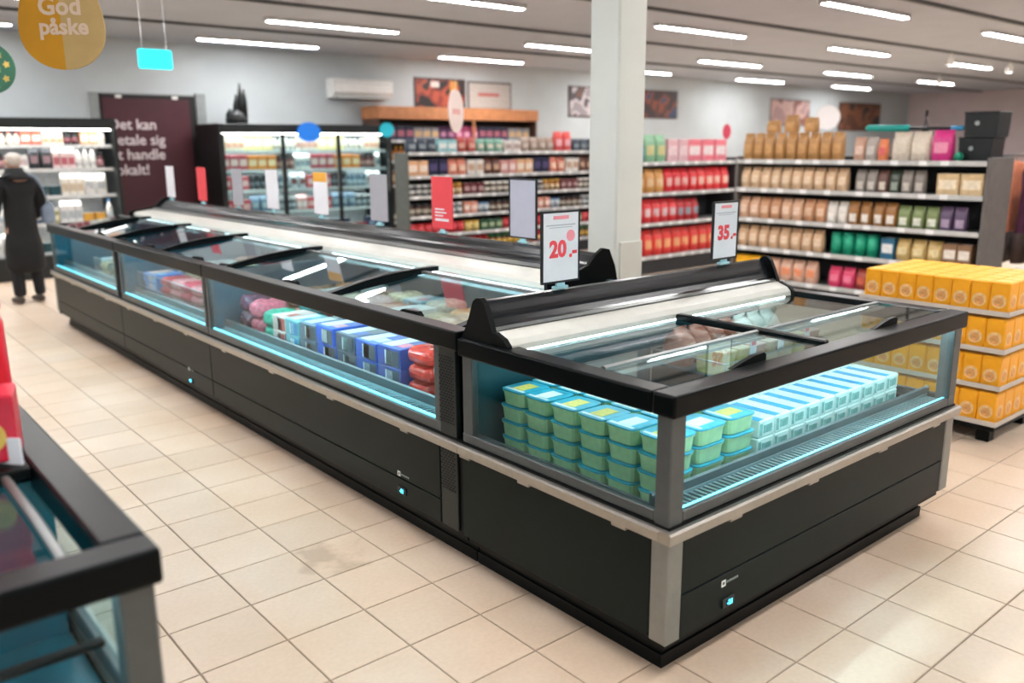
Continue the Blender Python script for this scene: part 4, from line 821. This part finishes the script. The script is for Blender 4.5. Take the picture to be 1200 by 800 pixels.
for k, (yy, h) in enumerate(((3.55, .17), (3.33, .14), (3.76, .12))):
    nm, bo, ki = make('bag', .14, .1, h, '#c0915c', '#cfa26e'); item(nm, '%s extra brown paper bag heaped over the top row' % nth(k), 'bag', 'heaped paper bags', (6.13, yy, 1.697), BR+.1*k, bo, ki)
for k, (z, s) in enumerate(((1.4205, .21), (1.632, .21))):
    cr = thing('black_crate', '%s black crate at the near end of the beige food shelf' % ['lower', 'upper'][k], 'crate', (6.25, 1.76-.03*k, z), BR, 'black crates'); ORG[cr.name] = (0, 0, 0)
    part('body', MB().prism([(-.13, 0), (.13, 0), (.14, s-.01), (-.14, s-.01)], 'y', -.13, .13), DKM, cr); part('lip', MB().cbox(-.148, .148, -.138, .138, s-.009, s, .003), DKM, cr)
    q = part('label', MB().lathe([(.02, 0), (.02, .002)], 10), mat('#9aa4a6', .5), cr); q.location = (-.03, -.1375, s*.55); q.rotation_euler = (PI/2, 0, 0)
t = thing('foam_pole', 'teal and black pole lying across the bags on the top shelf', 'pole', (6.16, 2.3, 1.70), 0)
part('teal_grip', MB().tube([(6.16, 2.78, 1.725), (6.16, 2.76, 1.725), (6.16, 2.37, 1.715), (6.16, 2.36, 1.715)], [.015, .03, .03, .02], 12), mat('#0f9a92', .5), t, True)
part('shaft', MB().tube([(6.16, 2.36, 1.715), (6.16, 1.99, 1.71)], .016, 10), DKM, t, True); part('blue_tip', MB().tube([(6.16, 1.99, 1.71), (6.16, 1.89, 1.708)], [.022, .022], 10), mat('#2f8fc0', .5), t, True)
nm, bo, ki = make('bottle', .07, .07, .46, '#3a2a2c', '#5a4446', '#2a2022'); item(nm, 'tall dark bottle rising behind the bags on the top shelf', 'bottle', None, (6.34, 2.30, 1.4205), BR, bo, ki)
solo('green_ball', MB().lathe([(.004, 0), (.028, .012), (.04, .035), (.042, .045), (.036, .065), (.02, .082), (.004, .086)], 14), mat('#0f8a6a', .5), 'dark green ball beside the black crates', 'ball', loc=(6.052, 1.86, 1.4205), smooth=True)
# red packs
RO = (6.12, 5.6)
gondola('shelf of red and white packs just past the pillar', RO, 0, 2.0, .5, (.22, .63, 1.0, 1.37), 1.42, frame=mat('#3c3c3e', .5, .2), shelfm=mat('#8a8c8e', .5, .2))
w = 'on the %s shelf of the red unit'
fill_row(RO, 0, .04, 1.96, .05, 1.37, runs(('bag', 'sky blue', '#3f86c8', '#9ac0e0', None, .14, .1, .26, 1), ('bag', 'light green', '#8cbf98', '#d8d29a', None, .2, .12, .33, 2), ('box', 'pale pink', '#e2b8c0', '#f0d8dc', '#f0d0d8', .19, .14, .28, 2), ('box', 'pink and white', '#ee8090', '#f6e8ea', '#f4b0ba', .26, .16, .28, 3)), w % 'top', .36)
fill_row(RO, 0, .04, 1.96, .05, 1.0, runs(('bag', 'orange beige', '#d9a05c', '#e6c9a0', None, .17, .1, .29, 3), ('bag', 'red and pink', '#e0303a', '#e8b8b4', None, .15, .1, .29, 4), ('bag', 'scarlet', '#e8363c', '#f0c8b8', None, .16, .1, .29, 4)), w % 'upper', .3)
fill_row(RO, 0, .04, 1.30, .05, .63, runs(('bag', 'bright red', '#e0343a', '#d8c0c4', None, .15, .1, .29, 5), ('bag', 'deep red', '#c02a34', '#8a98a4', None, .14, .1, .27, 3)), w % 'middle', .3)
fill_row(RO, 0, .04, 1.96, .05, .22, runs(('bag', 'tomato red', '#e03a34', '#e8a878', None, .17, .1, .32, 12)), w % 'lowest', .33)
# low jar shelves behind the long ridge
JO = (4.40, 8.0)
gondola('wide dark shelf of jars and small packs behind the long ridge', JO, 0, 3.75, .3, (.2, .43, .68, .94, 1.2, 1.5), 1.5, frame=mat('#5d635f', .5, .1), shelfm=DARKM, back='#1c1e20')
w = 'on the %s shelf of the jar unit'
J = [[('jar', 'green lidded', '#7a4a34', '#d8b048', '#1f7a4a', .1, .1, .16, 6), ('jar', 'ruby', '#a82a30', '#e0c080', '#c02830', .1, .1, .16, 6)],
     [('can', 'red', '#c8323a', '#d84850', None, .12, .12, .15, 7), ('can', 'gold', '#c9a040', '#e0c880', None, .12, .12, .15, 2), ('box', 'dark green', '#2a5a40', '#a0b090', '#ffffff', .12, .1, .15, 3)],
     [('jar', 'brown', '#5a3c30', '#b0a898', '#33363a', .1, .1, .16, 4), ('jar', 'grey', '#6a7478', '#c0c4c4', '#dfe2e2', .1, .1, .16, 4), ('box', 'salmon', '#d8907c', '#f0dcd0', '#ffffff', .11, .1, .16, 2), ('can', 'blue', '#3f6a9a', '#c0ccd4', None, .1, .1, .14, 2)],
     [('jar', 'black', '#26282a', '#b8b8b4', '#d0d4d4', .1, .1, .15, 5), ('jar', 'amber', '#a86a2c', '#e0c8a0', '#d0a040', .1, .1, .16, 3), ('box', 'maroon', '#6a2a30', '#b09090', '#ffffff', .11, .1, .15, 3), ('jar', 'white lidded', '#54483c', '#c8c0b4', '#f0f0ec', .1, .1, .16, 5)],
     [('box', 'apricot', '#e0b088', '#f4e4d4', '#f8f0e8', .15, .12, .2, 2), ('box', 'midnight blue', '#1a1c3c', '#4a4470', '#2a2a50', .15, .12, .22, 2), ('bag', 'coral', '#e08a74', '#f0d0b8', None, .15, .1, .22, 2), ('box', 'white', '#e4e0da', '#c9a890', '#ffffff', .13, .12, .2, 2), ('bag', 'cocoa', '#6a4438', '#c9a48a', None, .14, .1, .22, 2), ('box', 'tea rose', '#d89a94', '#f0dcd8', '#ffffff', .13, .12, .19, 2)],
     [('bag', 'slate', '#3a4450', '#8a98a0', None, .15, .1, .18, 3), ('box', 'turquoise and white', '#9ad0d4', '#eef2f0', '#6ac0c4', .15, .12, .17, 2), ('bag', 'terracotta', '#b8504a', '#e0a898', None, .15, .1, .2, 2), ('bag', 'sea green', '#7ab09a', '#e0d8c8', None, .15, .1, .18, 3), ('box', 'white', '#e6e0da', '#c0a8a0', '#ffffff', .15, .12, .15, 2), ('bag', 'taupe', '#a08a7a', '#d8c8bc', None, .15, .1, .2, 4), ('bag', 'red and pink', '#e05a58', '#f0b8c0', None, .17, .1, .28, 2)]]
for k, z in enumerate((.2, .43, .68, .94, 1.2, 1.5)):
    fill_row(JO, 0, .05, 3.7, .04, z, J[k], w % ['lowest', 'second', 'third', 'fourth', 'fifth', 'top'][k], .3 if k == 5 else .17 if k < 4 else .24)
# wooden shelf by the rear wall
WO = (5.78, 10.9)
gondola('tall wooden shelf with a board on top near the rear wall', WO, 0, 3.45, .5, (.35, .95, 1.35, 1.68), 2.03, frame=mat('#5a4034', .6), shelfm=DARKM, back='#3a2a24', top=(.2, WOODM))
part('divider', MB().box(1.93, 1.98, -.012, -.0, .35, 2.03), WOODM, [o for o in bpy.data.objects if o.get('label', '').startswith('tall wooden')][0])
w = 'on the %s shelf of the wooden unit'
K = [[('bottle', 'dark green', '#2a3a2c', '#c8c0a8', '#7a2a2a', .085, .085, .3, 6), ('bottle', 'black', '#20201f', '#b09a70', '#3a3a3a', .085, .085, .3, 6)],
     [('box', 'brown', '#8a5a3c', '#d8b890', '#ffffff', .16, .12, .24, 3), ('bottle', 'orange', '#d88a3a', '#e8d8b8', '#d0a040', .085, .085, .28, 6)],
     [('bottle', 'amber', '#d08434', '#e8c890', '#e0b040', .085, .085, .24, 6), ('box', 'mauve', '#8a6a9a', '#d0b8d0', '#ffffff', .15, .12, .22, 3), ('bag', 'rose', '#c86a8a', '#e8b8c8', None, .15, .1, .24, 3)],
     [('box', 'navy', '#2a2c48', '#a05a6a', '#ffffff', .16, .12, .24, 4), ('box', 'grey', '#8a8c90', '#c9a47a', '#ffffff', .16, .12, .22, 3), ('bag', 'plum', '#5a3a5c', '#b87a98', None, .16, .1, .24, 2), ('bag', 'magenta pink', '#c85a8a', '#e8a8c0', None, .16, .1, .24, 3)]]
for k, z in enumerate((.35, .95, 1.35, 1.68)): fill_row(WO, 0, .05, 3.4, .05, z, K[k], w % ['lowest', 'second', 'third', 'top'][k], .27)
# clothes rail beyond the beige food shelf
t = thing('clothes_rail', 'steel clothes rail past the near end of the beige shelf', 'rail', (7.6, 1.9, 0))
part('rail', MB().tube([(7.6, 1.0, 1.46), (7.6, 2.75, 1.46)], .014, 8), STEEL, t)
for y in (1.02, 2.73): part('leg', MB().tube([(7.6, y, .02), (7.6, y, 1.46)], .014, 8), STEEL, t); part('foot', MB().cbox(7.35, 7.85, y-.02, y+.02, 0, .03, .004), STEEL, t)
cols = [('orange', '#e0744a'), ('purple', '#7a2f6a'), ('magenta', '#b83a7a'), ('brick red', '#c2543c'), ('plum', '#5c2a4a'), ('coral', '#e08a64'), ('dark violet', '#4a2a52'), ('pink', '#c85a86'), ('charcoal', '#3a3634'), ('rust', '#b8603c')]
for k, (cw, c1) in enumerate(cols):
    y = 1.15+k*.16; g = thing('garment', '%s garment hanging on the clothes rail' % cw, 'garment', (7.6, y, .42), 0, 'garments on the rail')
    m = mat(c1, .8, 0, .2, 12); rg = []
    for z, wx, wy in ((.42, .42, .10), (.70, .40, .1), (1.15, .36, .1), (1.3, .40, .09), (1.38, .34, .06), (1.41, .10, .04)):
        rg.append([(7.6+px_, y+py_+.012*math.sin(px_*40+k), z) for px_, py_ in sup(wx, wy, 20, .6)])
    part('cloth', MB().rings(rg), m, g, True); part('hem', MB().rings([[(7.6+a*1.03, y+b*1.06+.012*math.sin(a*40+k), z) for a, b in sup(.42, .10, 20, .6)] for z in (.42, .72)]), mat('#4a3a36', .8, 0, .2), g, True); part('hanger', MB().tube([(7.6, y, 1.40), (7.6, y, 1.43), (7.575, y, 1.455), (7.582, y, 1.476), (7.6, y, 1.4785), (7.62, y, 1.468)], .003, 5), STEEL, g)
t = thing('patterned_bin', 'orange and teal patterned bin past the end of the beige shelf', 'bin', (6.35, 1.2, 0)); ORG[t.name] = (0, 0, 0); t.location = (6.35, 1.22, 0)
part('body', MB().lathe([(.13, 0), (.17, .5), (.16, .5), (.12, .02)], 18), printed('bin_print', ['#d8703c', '#e08a5a', '#2f6a6a', '#d8703c'], 9), t); part('lip', MB().lathe([(.165, .5), (.178, .505), (.178, .53), (.165, .53)], 18), mat('#dcd8d4', .5), t)
# ================================================================== PERSON
def skin(name, chains, m, parent, sub=2, root=0):
    """chains: list of lists of (x, y, z, rx, ry); chains after the first start at an index pair of the vertex list"""
    vs, es, rad = [], [], []
    idx = {}
    for ch in chains:
        prev = None
        for p in ch:
            key = (round(p[0], 4), round(p[1], 4), round(p[2], 4))
            if key not in idx: idx[key] = len(vs); vs.append(p[:3]); rad.append((p[3], p[4]))
            if prev is not None and prev != idx[key]: es.append((prev, idx[key]))
            prev = idx[key]
    me = bpy.data.meshes.new('tmp'); me.from_pydata(vs, es, []); o = bpy.data.objects.new('tmp', me); C.objects.link(o)
    md = o.modifiers.new('s', 'SKIN'); md.use_smooth_shade = True
    for i, v in enumerate(me.skin_vertices[0].data): v.radius = rad[i]; v.use_root = (i == root)
    sd = o.modifiers.new('u', 'SUBSURF'); sd.levels = sub; sd.render_levels = sub
    dg = bpy.context.evaluated_depsgraph_get(); r = bpy.data.meshes.new_from_object(o.evaluated_get(dg)); bpy.data.objects.remove(o)
    r.materials.clear(); r.materials.append(m)
    for p in r.polygons: p.use_smooth = True
    return link(name, r, parent)
pr = thing('person', 'person in a long black coat facing the open cooler', 'person', (.055, 8.62, 0), math.radians(12)); ORG[pr.name] = (0, 0, 0)
SK = mat('#c79a84', .55, 0, .1); COAT = mat('#101113', .85, 0, .15, 20); TRO = mat('#15161a', .85); SHOE = mat('#4a4038', .6); HAIR = mat('#cfc6bd', .8, 0, .25, 60); SLV = mat('#7b8a9c', .8, 0, .15)
def arm(s, k=1.0): return [(0, 0, 1.26, .11*k, .07*k), (s*.155, 0, 1.235, .055*k, .05*k), (s*.215, .0, 1.02, .05*k, .045*k), (s*.20, .14, .86, .038*k, .036*k), (s*.18, .24, .88, .028*k, .03*k)]
body = [[(0, 0, .82, .13, .10), (0, 0, 1.05, .12, .09), (0, 0, 1.26, .11, .07), (0, .0, 1.33, .055, .055), (0, .01, 1.38, .05, .055), (0, .015, 1.44, .07, .085), (0, .01, 1.50, .068, .08), (0, .0, 1.535, .035, .045)]]
for s in (-1, 1):
    body.append(arm(s)); hx, hy, hz = s*.18, .24, .88
    body[-1].append((s*.175, .30, .885, .034, .016))
    for f, (dx, l) in enumerate(((-.028, .062), (-.01, .072), (.009, .068), (.027, .055))):
        body.append([(s*.175, .30, .885, .034, .016), (s*.175+dx, .335, .882, .0085, .0085), (s*.175+dx, .335+l*.5, .872, .008, .008), (s*.175+dx, .335+l*.8, .85, .007, .007)])
    body.append([(s*.18, .24, .88, .028, .03), (s*.145, .285, .882, .0095, .0095), (s*.132, .32, .872, .008, .008)])
    body.append([(0, 0, .82, .13, .10), (s*.09, 0, .76, .085, .085), (s*.095, .015, .43, .055, .058), (s*.10, -.01, .09, .038, .042)])
skin('body', body, SK, pr)
skin('coat', [[(0, 0, .86, .165, .125), (0, 0, 1.04, .15, .115), (0, 0, 1.20, .16, .11), (0, 0, 1.285, .135, .09), (0, 0, 1.335, .10, .09), (0, 0, 1.385, .085, .085)], [(0, 0, .86, .165, .125), (0, 0, .66, .195, .15), (0, 0, .45, .205, .16), (0, 0, .30, .21, .165)],
    [(0, 0, 1.20, .16, .11), (-.17, 0, 1.25, .088, .08), (-.225, 0, 1.02, .062, .058), (-.205, .14, .865, .048, .046)], [(0, 0, 1.20, .16, .11), (.17, 0, 1.25, .088, .08), (.225, 0, 1.02, .062, .058), (.205, .14, .865, .048, .046)]], COAT, pr)
for s in (-1, 1):
    skin('trouser_leg', [[(s*.085, 0, .72, .095, .095), (s*.095, .015, .43, .07, .075), (s*.10, -.01, .12, .058, .065), (s*.10, -.008, .075, .058, .065)]], TRO, pr, 1)
    skin('shoe', [[(s*.10, -.05, .045, .042, .042), (s*.10, .04, .042, .042, .040), (s*.102, .13, .034, .042, .032), (s*.102, .17, .03, .028, .025)]], SHOE, pr, 1)
skin('hair', [[(0, -.02, 1.40, .05, .035), (0, -.012, 1.455, .078, .082), (0, -.005, 1.51, .076, .086), (0, 0, 1.545, .045, .05)]], HAIR, pr)
for s in (-1, 1):
    q = part('ear', MB().lathe([(.004, -.022), (.016, -.012), (.018, .005), (.01, .024)], 8, s*.074, .012), SK, pr, True); q.location = (0, 0, 1.45)
    q = part('eye', MB().lathe([(.002, -.008), (.009, 0), (.002, .008)], 8, s*.03, .094), mat('#2a2624', .3), pr, True); q.location = (0, 0, 1.462)
part('nose', MB().prism([(.088, 1.425), (.118, 1.428), (.09, 1.462)], 'x', -.012, .012), SK, pr); part('mouth', MB().box(-.022, .022, .086, .0945, 1.398, 1.404), mat('#9a5f56', .6), pr)
skin('shoulder_bag', [[(.27, -.02, .80, .03, .07), (.272, -.02, .92, .034, .085), (.27, -.02, 1.04, .025, .06)]], SLV, pr, 1)
part('bag_strap', MB().tube([(.268, -.06, 1.02), (.22, -.075, 1.18), (.16, -.07, 1.30), (.10, .03, 1.335)], .010, 6), SLV, pr, True)
part('collar', MB().lathe([(.135, 1.275), (.125, 1.315), (.095, 1.345), (.078, 1.395), (.068, 1.395), (.07, 1.34)], 20, 0, .0), COAT, pr, True)
